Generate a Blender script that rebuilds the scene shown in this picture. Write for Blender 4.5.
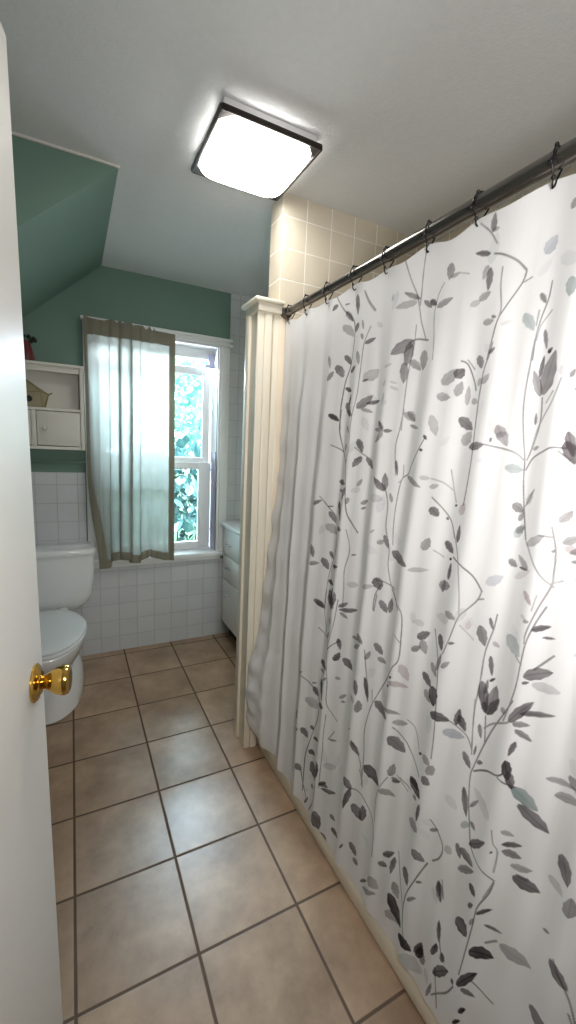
import bpy, bmesh, math, random
import numpy as np
from mathutils import Vector, Matrix

random.seed(7)
rng = np.random.default_rng(7)
for o in list(bpy.data.objects):
    bpy.data.objects.remove(o)
SC = bpy.context.scene
COL = SC.collection

# ------------------------------------------------------------------ camera
RW = [[0.891298447982552, -0.4509985933842895, 0.04676906444741362],
      [-0.028772448322681304, -0.15919746483155595, -0.9868273979824052],
      [0.452503284895715, 0.8782120677584644, -0.15486878704887413]]   # rows: right, down, forward
cd = bpy.data.cameras.new('camera')
cam = bpy.data.objects.new('camera', cd)
COL.objects.link(cam)
cd.sensor_fit = 'VERTICAL'
cd.sensor_height = 24.0
cd.lens = 24.0 * 421.99 / 1024.0
cd.clip_start = 0.02
r_, d_, f_ = [Vector(v) for v in RW]
M4 = Matrix((r_, -d_, -f_)).transposed().to_4x4()
M4.translation = Vector((0, 0, 1.4207))
cam.matrix_world = M4
SC.camera = cam

# ------------------------------------------------------------------ world, lights, exposure
SC.view_settings.view_transform = 'Standard'
SC.view_settings.look = 'None'
SC.view_settings.gamma = 1.0
SC.view_settings.use_curve_mapping = False
SC.view_settings.exposure = 0.30
W = bpy.data.worlds.new('sky')
SC.world = W
W.use_nodes = True
bg = W.node_tree.nodes['Background']
bg.inputs['Color'].default_value = (0.80, 0.93, 1.0, 1)
bg.inputs['Strength'].default_value = 8.0
SC.cycles.use_denoising = True
SC.cycles.max_bounces = 10
SC.cycles.diffuse_bounces = 6
SC.cycles.transparent_max_bounces = 16
SC.cycles.sample_clamp_indirect = 6.0
SC.cycles.caustics_reflective = False
SC.cycles.caustics_refractive = False
LAMP_STRENGTH = 16.0

def area(name, loc, target, size, energy, color, spread=180):
    l = bpy.data.lights.new(name, 'AREA')
    l.shape = 'RECTANGLE'
    l.size, l.size_y = size
    l.energy = energy
    l.color = color
    l.spread = math.radians(spread)
    o = bpy.data.objects.new(name, l)
    o.location = loc
    d = Vector(target) - Vector(loc)
    o.rotation_euler = d.to_track_quat('-Z', 'Y').to_euler()
    COL.objects.link(o)
    return o
area('window_skylight', (0.55, 3.30, 1.55), (0.50, 2.2, 0.7), (0.8, 1.3), 9, (0.78, 0.88, 1.0))
# daylight entering through the window, and an added unseen fill by the camera brightening the curtain
area('window_daylight', (0.62, 3.60, 2.35), (0.45, 2.1, 0.3), (1.0, 1.0), 420, (0.72, 0.84, 1.0))
area('curtain_fill', (0.22, -0.06, 1.52), (0.8, 0.60, 1.43), (0.2, 0.2), 9.8, (1.0, 0.97, 0.94), 170)

# ------------------------------------------------------------------ materials
def srgb(r, g, b):
    f = lambda c: (c / 255 / 12.92) if c / 255 <= .04045 else ((c / 255 + .055) / 1.055) ** 2.4
    return (f(r), f(g), f(b), 1)

def mat(name, col, rough=.5, metal=0, spec=.5, noise=0, nscale=8, bump=0, bscale=120, coat=0):
    m = bpy.data.materials.new(name)
    m.use_nodes = True
    nt = m.node_tree
    b = nt.nodes['Principled BSDF']
    b.inputs['Base Color'].default_value = col
    b.inputs['Roughness'].default_value = rough
    b.inputs['Metallic'].default_value = metal
    b.inputs['Specular IOR Level'].default_value = spec
    b.inputs['Coat Weight'].default_value = coat
    tc = nt.nodes.new('ShaderNodeTexCoord')
    if noise:
        n = nt.nodes.new('ShaderNodeTexNoise')
        n.inputs['Scale'].default_value = nscale
        n.inputs['Detail'].default_value = 5
        nt.links.new(tc.outputs['Object'], n.inputs['Vector'])
        mx = nt.nodes.new('ShaderNodeMix')
        mx.data_type = 'RGBA'
        mx.inputs[6].default_value = tuple(c * (1 - noise) for c in col[:3]) + (1,)
        mx.inputs[7].default_value = tuple(min(1, c * (1 + noise)) for c in col[:3]) + (1,)
        nt.links.new(n.outputs['Fac'], mx.inputs[0])
        nt.links.new(mx.outputs[2], b.inputs['Base Color'])
    if bump:
        n = nt.nodes.new('ShaderNodeTexNoise')
        n.inputs['Scale'].default_value = bscale
        n.inputs['Detail'].default_value = 4
        nt.links.new(tc.outputs['Object'], n.inputs['Vector'])
        bp = nt.nodes.new('ShaderNodeBump')
        bp.inputs['Strength'].default_value = bump
        bp.inputs['Distance'].default_value = .004
        nt.links.new(n.outputs['Fac'], bp.inputs['Height'])
        nt.links.new(bp.outputs['Normal'], b.inputs['Normal'])
    return m

def tile_mat(name, axes, size, off, grout_w, col, col2, grout, rough, nscale=6, grout_rough=.8, vary=.08, bumpd=.002, spec=.5):
    """square tiles on the plane of two object axes, with grout, mottling and a small tone change per tile"""
    m = bpy.data.materials.new(name)
    m.use_nodes = True
    nt = m.node_tree
    N, L = nt.nodes.new, nt.links.new
    b = nt.nodes['Principled BSDF']
    b.inputs['Specular IOR Level'].default_value = spec
    tc = N('ShaderNodeTexCoord')
    sx = N('ShaderNodeSeparateXYZ')
    L(tc.outputs['Object'], sx.inputs[0])
    def math_(op, a, bb=None):
        n = N('ShaderNodeMath')
        n.operation = op
        for i, v in enumerate((a, bb)):
            if v is None:
                continue
            if isinstance(v, (int, float)):
                n.inputs[i].default_value = v
            else:
                L(v, n.inputs[i])
        return n.outputs[0]
    ds, cells = [], []
    for ax, of in zip(axes, off):
        u = math_('DIVIDE', math_('SUBTRACT', sx.outputs['XYZ'.index(ax)], of), size)
        fr = math_('FRACT', u)
        cells.append(math_('FLOOR', u))
        ds.append(math_('MINIMUM', fr, math_('SUBTRACT', 1.0, fr)))
    d = math_('MULTIPLY', math_('MINIMUM', ds[0], ds[1]), size)
    mr = N('ShaderNodeMapRange')
    mr.inputs[1].default_value = grout_w * .35
    mr.inputs[2].default_value = grout_w * .65
    L(d, mr.inputs[0])
    cb = N('ShaderNodeCombineXYZ')
    L(cells[0], cb.inputs[0]); L(cells[1], cb.inputs[1])
    wn = N('ShaderNodeTexWhiteNoise')
    L(cb.outputs[0], wn.inputs['Vector'])
    off_v = N('ShaderNodeVectorMath'); off_v.operation = 'SCALE'
    L(wn.outputs['Color'], off_v.inputs[0]); off_v.inputs['Scale'].default_value = 7
    add = N('ShaderNodeVectorMath')
    L(tc.outputs['Object'], add.inputs[0]); L(off_v.outputs[0], add.inputs[1])
    n1 = N('ShaderNodeTexNoise')
    n1.inputs['Scale'].default_value = nscale
    n1.inputs['Detail'].default_value = 7
    n1.inputs['Roughness'].default_value = .65
    L(add.outputs[0], n1.inputs['Vector'])
    cr = N('ShaderNodeMapRange')
    cr.inputs[1].default_value = .3; cr.inputs[2].default_value = .7
    L(n1.outputs['Fac'], cr.inputs[0])
    mx = N('ShaderNodeMix'); mx.data_type = 'RGBA'
    mx.inputs[6].default_value = col; mx.inputs[7].default_value = col2
    L(cr.outputs[0], mx.inputs[0])
    hv = N('ShaderNodeHueSaturation')
    L(mx.outputs[2], hv.inputs['Color'])
    L(math_('ADD', math_('MULTIPLY', wn.outputs['Value'], vary), 1 - vary / 2), hv.inputs['Value'])
    gm = N('ShaderNodeMix'); gm.data_type = 'RGBA'
    gm.inputs[6].default_value = grout
    L(hv.outputs[0], gm.inputs[7]); L(mr.outputs[0], gm.inputs[0])
    L(gm.outputs[2], b.inputs['Base Color'])
    rm = N('ShaderNodeMix')
    rm.inputs[2].default_value = grout_rough; rm.inputs[3].default_value = rough
    L(mr.outputs[0], rm.inputs[0]); L(rm.outputs[0], b.inputs['Roughness'])
    bp = N('ShaderNodeBump')
    bp.inputs['Strength'].default_value = .6
    bp.inputs['Distance'].default_value = bumpd
    hsum = math_('ADD', mr.outputs[0], math_('MULTIPLY', n1.outputs['Fac'], .35))
    L(hsum, bp.inputs['Height']); L(bp.outputs[0], b.inputs['Normal'])
    return m

def cloth_mat(name, col, transl, transp=0.0, attr=None, weave=400, bump=.15):
    m = bpy.data.materials.new(name)
    m.use_nodes = True
    nt = m.node_tree
    N, L = nt.nodes.new, nt.links.new
    nt.nodes.remove(nt.nodes['Principled BSDF'])
    out = nt.nodes['Material Output']
    df = N('ShaderNodeBsdfDiffuse'); tl = N('ShaderNodeBsdfTranslucent')
    df.inputs[0].default_value = col; tl.inputs[0].default_value = col
    if attr:
        at = N('ShaderNodeAttribute'); at.attribute_name = attr
        L(at.outputs['Color'], df.inputs[0]); L(at.outputs['Color'], tl.inputs[0])
    tc = N('ShaderNodeTexCoord'); n = N('ShaderNodeTexNoise')
    n.inputs['Scale'].default_value = weave; n.inputs['Detail'].default_value = 3
    L(tc.outputs['Object'], n.inputs['Vector'])
    bp = N('ShaderNodeBump'); bp.inputs['Strength'].default_value = bump; bp.inputs['Distance'].default_value = .001
    L(n.outputs['Fac'], bp.inputs['Height'])
    L(bp.outputs[0], df.inputs['Normal']); L(bp.outputs[0], tl.inputs['Normal'])
    mx = N('ShaderNodeMixShader'); mx.inputs[0].default_value = transl
    L(df.outputs[0], mx.inputs[1]); L(tl.outputs[0], mx.inputs[2])
    last = mx
    if transp:
        tp = N('ShaderNodeBsdfTransparent')
        m2 = N('ShaderNodeMixShader'); m2.inputs[0].default_value = transp
        L(mx.outputs[0], m2.inputs[1]); L(tp.outputs[0], m2.inputs[2])
        last = m2
    L(last.outputs[0], out.inputs[0])
    return m

def glass_mat(name, tint):
    m = bpy.data.materials.new(name)
    m.use_nodes = True
    nt = m.node_tree
    N, L = nt.nodes.new, nt.links.new
    nt.nodes.remove(nt.nodes['Principled BSDF'])
    tp = N('ShaderNodeBsdfTransparent'); tp.inputs[0].default_value = tint
    gl = N('ShaderNodeBsdfGlossy'); gl.inputs['Roughness'].default_value = .02
    fr = N('ShaderNodeFresnel'); fr.inputs[0].default_value = 1.45
    mx = N('ShaderNodeMixShader')
    L(fr.outputs[0], mx.inputs[0]); L(tp.outputs[0], mx.inputs[1]); L(gl.outputs[0], mx.inputs[2])
    L(mx.outputs[0], nt.nodes['Material Output'].inputs[0])
    return m

def emit_mat(name, col, s):
    m = bpy.data.materials.new(name)
    m.use_nodes = True
    b = m.node_tree.nodes['Principled BSDF']
    b.inputs['Base Color'].default_value = (.9, .9, .88, 1)
    b.inputs['Roughness'].default_value = .3
    b.inputs['Emission Color'].default_value = col
    b.inputs['Emission Strength'].default_value = s
    return m

TILE = .31
FX, FY = -.0316, .956
WT = .1135
m_floor = tile_mat('floor_tile', 'XY', TILE, (FX, FY), .0085, srgb(184, 155, 128), srgb(132, 107, 86), srgb(84, 62, 44), .31, nscale=5, vary=.10, bumpd=.0015, spec=.75)
m_wt = tile_mat('white_wall_tile', 'XZ', WT, (.139, .103), .0035, srgb(206, 207, 210), srgb(198, 199, 203), srgb(170, 169, 172), .22, nscale=3, vary=.03)
m_ct = tile_mat('cream_wall_tile', 'XZ', .118, (.768, 2.092), .0035, srgb(212, 203, 185), srgb(203, 193, 174), srgb(238, 234, 224), .22, nscale=3, vary=.03)
m_ct_side = tile_mat('cream_edge_tile', 'YZ', .118, (1.672, 2.092), .0035, srgb(212, 203, 185), srgb(203, 193, 174), srgb(238, 234, 224), .22, nscale=3, vary=.03)
m_ceil = mat('ceiling_plaster', srgb(216, 218, 219), .9, noise=.05, nscale=60, bump=.35, bscale=160)
m_green = mat('green_paint', srgb(106, 133, 121), .6, noise=.05, nscale=5, bump=.15, bscale=200)
m_whitewall = mat('white_wall_paint', srgb(208, 206, 200), .7, bump=.1)
m_gloss = mat('white_gloss_paint', srgb(232, 232, 232), .3, bump=.06, bscale=40)
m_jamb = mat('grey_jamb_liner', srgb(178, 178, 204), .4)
m_doorp = mat('door_paint', srgb(226, 224, 219), .38, bump=.25, bscale=25)
m_cream = mat('cream_paint', srgb(236, 229, 212), .35)
m_panel = mat('cream_panel', srgb(236, 222, 200), .3)
m_porc = mat('white_porcelain', srgb(232, 233, 235), .08, coat=.4)
m_seat = mat('seat_plastic', srgb(222, 226, 230), .2)
m_brass = mat('polished_brass', srgb(208, 166, 84), .14, metal=1)
m_bronze = mat('dark_bronze', srgb(112, 107, 103), .22, metal=.85)
m_black = mat('black_metal', srgb(20, 20, 22), .35, metal=.4)
m_frame = mat('fixture_frame', srgb(52, 46, 42), .4, metal=.6)
m_cab = mat('cabinet_paint', srgb(216, 212, 204), .45)
m_drawer = mat('drawer_paint', srgb(238, 238, 236), .35)
m_dark = mat('dark_recess', srgb(38, 34, 32), .8)
m_steel = mat('pull_metal', srgb(190, 190, 195), .3, metal=.8)
m_red = mat('red_glaze', srgb(96, 18, 22), .35)
m_leafdark = mat('dark_leaf', srgb(30, 34, 26), .6)
m_wire = mat('brass_wire', srgb(150, 138, 92), .4, metal=.5)
m_pearl = mat('pale_facet', srgb(160, 150, 122), .5)
m_glassp = glass_mat('window_glass', (.92, 1, 1, 1))
m_sheer = cloth_mat('sheer_linen', srgb(166, 167, 160), .5, .06, weave=700)
m_hem = cloth_mat('folded_linen', srgb(150, 144, 130), .35, 0, weave=700)
m_print = cloth_mat('printed_fabric', (1, 1, 1, 1), .28, 0, attr='print', weave=900, bump=.08)
m_lampglass = emit_mat('lamp_glass', (1.0, .97, .92, 1), LAMP_STRENGTH)
m_leaf = mat('leaf_green', srgb(66, 100, 100), .3, noise=.35, nscale=3)
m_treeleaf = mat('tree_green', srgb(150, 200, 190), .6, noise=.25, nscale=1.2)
m_bark = mat('bark', srgb(90, 80, 70), .9)
m_lawn = mat('lawn', srgb(110, 150, 110), .9, noise=.3)

# ------------------------------------------------------------------ mesh helpers
def link(name, bm, m, parent=None, smooth=False, loc=None):
    me = bpy.data.meshes.new(name)
    bmesh.ops.recalc_face_normals(bm, faces=bm.faces[:])
    bm.to_mesh(me)
    bm.free()
    for x in (m if isinstance(m, (list, tuple)) else [m]):
        me.materials.append(x)
    if smooth:
        for p in me.polygons:
            p.use_smooth = True
        try:
            me.set_sharp_from_angle(angle=math.radians(40))
        except Exception:
            pass
    o = bpy.data.objects.new(name, me)
    COL.objects.link(o)
    if parent:
        o.parent = parent
    if loc:
        o.location = loc
    return o

def box(bm, x0, x1, y0, y1, z0, z1, bev=0, seg=2, mi=0, M=None):
    vs = [bm.verts.new((x, y, z)) for z in (z0, z1) for y in (y0, y1) for x in (x0, x1)]
    fs = [bm.faces.new([vs[i] for i in q]) for q in ((0, 2, 3, 1), (4, 5, 7, 6), (0, 1, 5, 4), (2, 6, 7, 3), (0, 4, 6, 2), (1, 3, 7, 5))]
    for f in fs:
        f.material_index = mi
    if bev:
        es = list({e for f in fs for e in f.edges})
        r = bmesh.ops.bevel(bm, geom=es, offset=bev, segments=seg, affect='EDGES', profile=.5)
        for f in r['faces']:
            f.material_index = mi
        vs = list({v for f in r['faces'] for v in f.verts} | {v for v in vs if v.is_valid})
    if M is not None:
        bmesh.ops.transform(bm, matrix=M, verts=[v for v in vs if v.is_valid])
    return vs

def slab(name, x0, x1, y0, y1, z0, z1, m, parent=None, bev=0):
    bm = bmesh.new()
    box(bm, x0, x1, y0, y1, z0, z1, bev)
    return link(name, bm, m, parent, smooth=bool(bev))

def poly_prism(bm, pts, vec):
    """extrude a closed 3D polygon along a vector"""
    a = [bm.verts.new(p) for p in pts]
    b = [bm.verts.new(Vector(p) + Vector(vec)) for p in pts]
    n = len(a)
    bm.faces.new(a[::-1]); bm.faces.new(b)
    for i in range(n):
        bm.faces.new((a[i], a[(i + 1) % n], b[(i + 1) % n], b[i]))

def lathe(bm, prof, seg=32, M=None):
    """profile of (radius, height) about Z"""
    rings = []
    for r, h in prof:
        if r < 1e-6:
            rings.append([bm.verts.new((0, 0, h))])
        else:
            rings.append([bm.verts.new((r * math.cos(2 * math.pi * i / seg), r * math.sin(2 * math.pi * i / seg), h)) for i in range(seg)])
    for A, B in zip(rings, rings[1:]):
        for i in range(seg):
            j = (i + 1) % seg
            q = [A[i % len(A)], A[j % len(A)], B[j % len(B)], B[i % len(B)]]
            u = []
            for v in q:
                if v not in u:
                    u.append(v)
            if len(u) > 2:
                bm.faces.new(u)
    for R in (rings[0], rings[-1]):
        if len(R) > 2:
            bm.faces.new(R)
    if M is not None:
        bmesh.ops.transform(bm, matrix=M, verts=[v for R in rings for v in R])

def tube(bm, pts, r, seg=8, caps=True):
    P = [Vector(p) for p in pts]
    rr = r if isinstance(r, (list, tuple)) else [r] * len(P)
    prev = None
    rings = []
    nrm = None
    for i, p in enumerate(P):
        t = (P[min(i + 1, len(P) - 1)] - P[max(i - 1, 0)]).normalized()
        if nrm is None:
            nrm = t.orthogonal().normalized()
        else:
            nrm = (nrm - t * nrm.dot(t)).normalized()
        bi = t.cross(nrm)
        rings.append([bm.verts.new(p + (nrm * math.cos(2 * math.pi * k / seg) + bi * math.sin(2 * math.pi * k / seg)) * rr[i]) for k in range(seg)])
    for A, B in zip(rings, rings[1:]):
        for k in range(seg):
            bm.faces.new((A[k], A[(k + 1) % seg], B[(k + 1) % seg], B[k]))
    if caps:
        bm.faces.new(rings[0][::-1]); bm.faces.new(rings[-1])

def loft(bm, rings, cap0=True, cap1=True):
    R = [[bm.verts.new(p) for p in r] for r in rings]
    n = len(R[0])
    for A, B in zip(R, R[1:]):
        for i in range(n):
            bm.faces.new((A[i], A[(i + 1) % n], B[(i + 1) % n], B[i]))
    if cap0:
        bm.faces.new(R[0][::-1])
    if cap1:
        bm.faces.new(R[-1])

def empty(name, loc=(0, 0, 0), rz=0):
    o = bpy.data.objects.new(name, None)
    o.empty_display_size = .1
    COL.objects.link(o)
    o.location = loc
    o.rotation_euler = (0, 0, rz)
    return o

def tag(o, label, cat, group=None):
    o['label'] = label
    o['category'] = cat
    if group:
        o['group'] = group
    return o

def struct(o):
    o['kind'] = 'structure'
    return o

def child(o, par):
    """parent keeping world place (the parents are unscaled)"""
    o.parent = par
    bpy.context.view_layer.update()
    o.matrix_parent_inverse = par.matrix_world.inverted()
    bpy.context.view_layer.update()
    return o

# ================================================================== THE ROOM
YW = 2.889          # plaster face of the window wall
YT = 2.881          # face of its tiles
H = 2.41
XL, XR = -.86, 1.56
XRIDGE, YCHEEK = .185, 1.853

struct(slab('floor', XL - .1, XR + .1, -.02, YW + .02, -.06, 0, m_floor))
struct(slab('ceiling', XL - .1, XR + .1, -.02, YW + .02, H, H + .06, m_ceil))
struct(slab('wall_left', XL - .1, XL, -.02, YW + .02, 0, H, m_green))
struct(slab('wall_right', XR, XR + .1, -.02, YW + .02, 0, H, m_ct_side))
# window wall with its opening
OX0, OX1, OZ0, OZ1 = .15, .90, .645, 2.05
bm = bmesh.new()
box(bm, XL - .1, OX0, YW, YW + .19, 0, H)
box(bm, OX1, XR + .1, YW, YW + .19, 0, H)
box(bm, OX0, OX1, YW, YW + .19, 0, OZ0)
box(bm, OX0, OX1, YW, YW + .19, OZ1, H)
struct(link('wall_back', bm, m_green))
# near wall with the doorway
bm = bmesh.new()
box(bm, XL - .1, -.27, .03, .15, 0, H)
box(bm, .56, XR + .1, .03, .15, 0, H)
box(bm, -.27, .56, .03, .15, 2.07, H)
struct(link('wall_front', bm, m_whitewall))
# sloping underside of the roof with its cheek (a solid wedge under the ceiling)
zl = H - .88 * (XRIDGE - XL)
bm = bmesh.new()
poly_prism(bm, [(XRIDGE, YCHEEK, H), (XL, YCHEEK, H), (XL, YCHEEK, zl)], (0, YW - YCHEEK, 0))
struct(link('wall_slope', bm, m_green))
bm = bmesh.new()
box(bm, XL, XRIDGE + .004, YCHEEK - .006, YCHEEK + .003, H - .008, H)
struct(link('trim_4', bm, m_whitewall))
# tiles of the window wall: left of the window, under the sill, right of the window up to the ceiling
bm = bmesh.new()
box(bm, XL, .069, YT, YW, 0, 1.2)
box(bm, .069, .985, YT, YW, 0, .585)
box(bm, .980, XR, YT, YW, 0, H)
struct(link('wall_back_tile', bm, m_wt))
bm = bmesh.new()
box(bm, XL, .072, YT - .006, YW, 1.2, 1.212, .003)
box(bm, XL, .075, YT - .014, YW, 1.255, 1.268, .004)
struct(link('trim_2', bm, m_green, smooth=True))

# partition at the end of the tub: tiled wall and white wooden post
PX0, PX1, PY0, PY1 = .68, .775, 1.672, 1.785
bm = bmesh.new()
box(bm, PX1, XR, PY0, PY1, 0, H)
o = struct(link('wall_partition', bm, [m_ct, m_ct_side]))
for p in o.data.polygons:
    if abs(p.normal.x) > .5:
        p.material_index = 1
struct(slab('trim_3', PX1 - .002, .97, PY0 - .012, PY0, .05, 1.944, m_panel, bev=.004))

bm = bmesh.new()
box(bm, PX0 + .008, PX1, PY0 + .002, PY1 - .004, 0, 1.955)              # core
box(bm, PX0, PX0 + .030, PY0 - .010, PY0 + .004, 0, 1.955, .004)        # corner stile
box(bm, PX0 + .030, PX0 + .062, PY0 - .015, PY0 + .004, 0, 1.955, .005)  # raised moulding
box(bm, PX0 + .070, PX1 + .010, PY0 - .010, PY0 + .004, 0, 1.955, .003)
box(bm, PX0 - .004, PX0 + .02, PY1 - .035, PY1 + .006, 0, 1.955, .004)   # strip at the far edge
post = struct(link('trim_1', bm, m_cream, smooth=True))
bm = bmesh.new()
box(bm, PX0 - .004, PX1 + .006, PY0 - .022, PY1 + .010, 1.948, 1.982, .004)
box(bm, PX0 - .020, PX1 + .014, PY0 - .034, PY1 + .024, 1.982, 1.998, .006)
link('cap_moulding', bm, m_cream, post, smooth=True)

# ------------------------------------------------------------------ window
bm = bmesh.new()   # casing round the opening
box(bm, .075, OX0, 2.862, YW, .62, 2.05, .004)
box(bm, OX1, .977, 2.862, YW, .62, 2.05, .004)
box(bm, OX1 + .018, .962, 2.852, YW, .62, 2.05, .004)
box(bm, OX1 + .0, .912, 2.856, YW, .62, 2.05, .003)
box(bm, .075, .977, 2.862, YW, 2.05, 2.10, .004)
box(bm, OX0 - .012, .912, 2.856, YW, 2.045, 2.058, .003)
box(bm, .065, .990, 2.846, YW, 2.088, 2.108, .004)
win = struct(link('window_1', bm, m_gloss, smooth=True))
bm = bmesh.new()
box(bm, .06, .945, 2.825, YW + .1, .618, .650, .005)
box(bm, .075, .94, 2.866, YW, .588, .618, .003)
link('window_sill', bm, m_gloss, win, smooth=True)
bm = bmesh.new()   # jamb boards lining the opening
box(bm, OX0 - .01, OX0 + .001, YW, YW + .19, OZ0, OZ1)
box(bm, OX1 - .001, OX1 + .01, YW, YW + .19, OZ0, OZ1)
box(bm, OX0, OX1, YW, YW + .19, OZ1 - .003, OZ1 + .01)
box(bm, OX0, OX1, YW + .09, YW + .20, OZ0 - .03, OZ0 + .008)
box(bm, OX0, OX1, YW + .105, YW + .19, 1.985, OZ1)
link('window_jamb', bm, m_gloss, win)
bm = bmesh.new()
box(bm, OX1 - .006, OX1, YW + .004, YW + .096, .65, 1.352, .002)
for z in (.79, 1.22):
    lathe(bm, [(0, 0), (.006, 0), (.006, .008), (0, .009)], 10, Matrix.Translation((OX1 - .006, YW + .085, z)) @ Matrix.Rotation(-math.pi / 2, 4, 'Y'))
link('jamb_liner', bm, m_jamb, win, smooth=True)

def sash(name, y0, y1, z0, z1, sw, top, bot):
    bm = bmesh.new()
    a, b = OX0 + .004, OX1 - .008
    box(bm, a, a + sw, y0, y1, z0, z1, .004)
    box(bm, b - sw, b, y0, y1, z0, z1, .004)
    box(bm, a + sw, b - sw, y0, y1, z1 - top, z1, .004)
    box(bm, a + sw, b - sw, y0, y1, z0, z0 + bot, .004)
    f = link(name, bm, m_gloss, win, smooth=True)
    g = bmesh.new()
    ym = (y0 + y1) / 2
    box(g, a + sw - .004, b - sw + .004, ym - .002, ym + .002, z0 + bot - .004, z1 - top + .004)
    link('pane', g, m_glassp, f)
    return f
sash('upper_sash', 3.030, 3.062, 1.262, 1.932, .052, .052, .045)
sash('lower_sash', 2.986, 3.024, .642, 1.272, .086, .048, .055)
bm = bmesh.new()
box(bm, OX0 + .06, OX1 - .07, 3.0615, 3.066, 1.296, 1.312)
link('storm_rail', bm, m_frame, win)
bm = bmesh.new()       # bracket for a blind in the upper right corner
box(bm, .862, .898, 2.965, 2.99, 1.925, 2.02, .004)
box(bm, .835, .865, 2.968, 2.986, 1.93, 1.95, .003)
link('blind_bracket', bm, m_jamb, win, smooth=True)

# ------------------------------------------------------------------ door, standing open on the left
DH, DW, DT = 2.035, .76, .035
door = bmesh.new()
box(door, -DW, 0, -DT, 0, .012, DH, .003)     # local: x along the leaf towards its free edge, y=0 is the seen face
# local axes: leaf direction a (towards the free edge), outward normal n
ang = math.radians(10)
a_ = Vector((math.sin(ang), math.cos(ang), 0))
n_ = Vector((math.cos(ang), -math.sin(ang), 0))
lean = Matrix.Shear('XY', 4, (0, 0))
MD = Matrix(((a_.x, -n_.x * -1, 0, 0), (a_.y, n_.y, 0, 0), (0, 0, 1, 0), (0, 0, 0, 1)))
dobj = struct(link('door_1', door, m_doorp, smooth=True))
bot = Vector((-.0547, .90, 0)); top = Vector((-.0725, .90, 2.035))
zax = (top - bot).normalized()
xax = (a_ - zax * a_.dot(zax)).normalized()
yax = zax.cross(xax)
if yax.dot(n_) < 0:
    # seen face must look along +n_: mirror the leaf thickness instead
    for v in dobj.data.vertices:
        v.co.y = -v.co.y
    dobj.data.flip_normals()
    sgn = -1
else:
    sgn = 1
Mw = Matrix((xax, yax, zax)).transposed().to_4x4()
Mw.translation = bot
dobj.matrix_world = Mw
prof = [(.0125, .004), (.0125, .016), (.0145, .021), (.0195, .028), (.0245, .036), (.0272, .045), (.0275, .051), (.0255, .0565), (.021, .059), (.012, .0595), (0, .0595)]
bm = bmesh.new()
Mk = Matrix.Translation((-.058, 0, .968)) @ Matrix.Rotation(-sgn * math.pi / 2, 4, 'X')
lathe(bm, prof, 40, Mk)
kn = link('door_knob', bm, m_brass, dobj, smooth=True)
bm = bmesh.new()
lathe(bm, [(0, 0), (.0345, 0), (.0345, .003), (.031, .0065), (.024, .008), (.020, .012), (.0135, .0125), (0, .0125)], 40, Mk)
link('rosette', bm, m_brass, kn, smooth=True)
bm = bmesh.new()
box(bm, -.03, .0015, -.026 if sgn > 0 else .009, -.009 if sgn > 0 else .026, .88, 1.0, .001)
link('latch_plate', bm, m_brass, dobj)

# ------------------------------------------------------------------ hallway behind the camera (a plain shell)
bm = bmesh.new()
box(bm, -1.4, 1.4, -1.9, -.02, -.06, 0)
struct(link('floor_hall', bm, m_floor))
struct(slab('ceiling_hall', -1.4, 1.4, -1.9, .03, H, H + .06, m_ceil))
bm = bmesh.new()
box(bm, -1.4, 1.4, -1.9, -1.8, 0, H)
box(bm, -1.4, -1.3, -1.8, .03, 0, H)
box(bm, 1.3, 1.4, -1.8, .03, 0, H)
box(bm, -1.3, XL - .1, .03, .13, 0, H)
struct(link('wall_hall', bm, m_whitewall))

# ================================================================== THINGS
# ------------------------------------------------------------------ ceiling lamp
lamp = tag(empty('ceiling_light', (.577, 1.497, H)), 'square lit ceiling light with dark frame above the window end of the tub', 'ceiling light')
bm = bmesh.new()
box(bm, -.157, .157, -.157, .157, -.034, -.001, .006)
link('base_pan', bm, m_gloss, lamp, smooth=True)
bm = bmesh.new()
hs = .167
for s in (-1, 1):
    box(bm, -hs, hs, s * hs - .0045, s * hs + .0045, -.046, -.030, .002)
    box(bm, s * hs - .0045, s * hs + .0045, -hs, hs, -.046, -.030, .002)
for sx in (-1, 1):
    for sy in (-1, 1):
        poly_prism(bm, [(sx * hs, sy * hs, -.044), (sx * (hs - .05), sy * hs, -.044), (sx * hs, sy * (hs - .05), -.044)], (0, 0, .004))
for s in (-1, 1):
    box(bm, s * .09 - .005, s * .09 + .005, -hs, hs, -.034, -.028)
link('frame', bm, m_frame, lamp, smooth=True)
bm = bmesh.new()                       # bowed square glass with rounded corners
def sq(h, z, e=6, n=64):
    out = []
    for i in range(n):
        t = 2 * math.pi * i / n
        c, s = math.cos(t), math.sin(t)
        k = (abs(c) ** e + abs(s) ** e) ** (-1 / e)
        out.append((h * k * c, h * k * s, z))
    return out
loft(bm, [sq(.156, -.036), sq(.158, -.046), sq(.150, -.058), sq(.125, -.068, 5), sq(.07, -.075, 4), sq(.01, -.077, 2)])
link('glass_shade', bm, m_lampglass, lamp, smooth=True)

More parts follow.
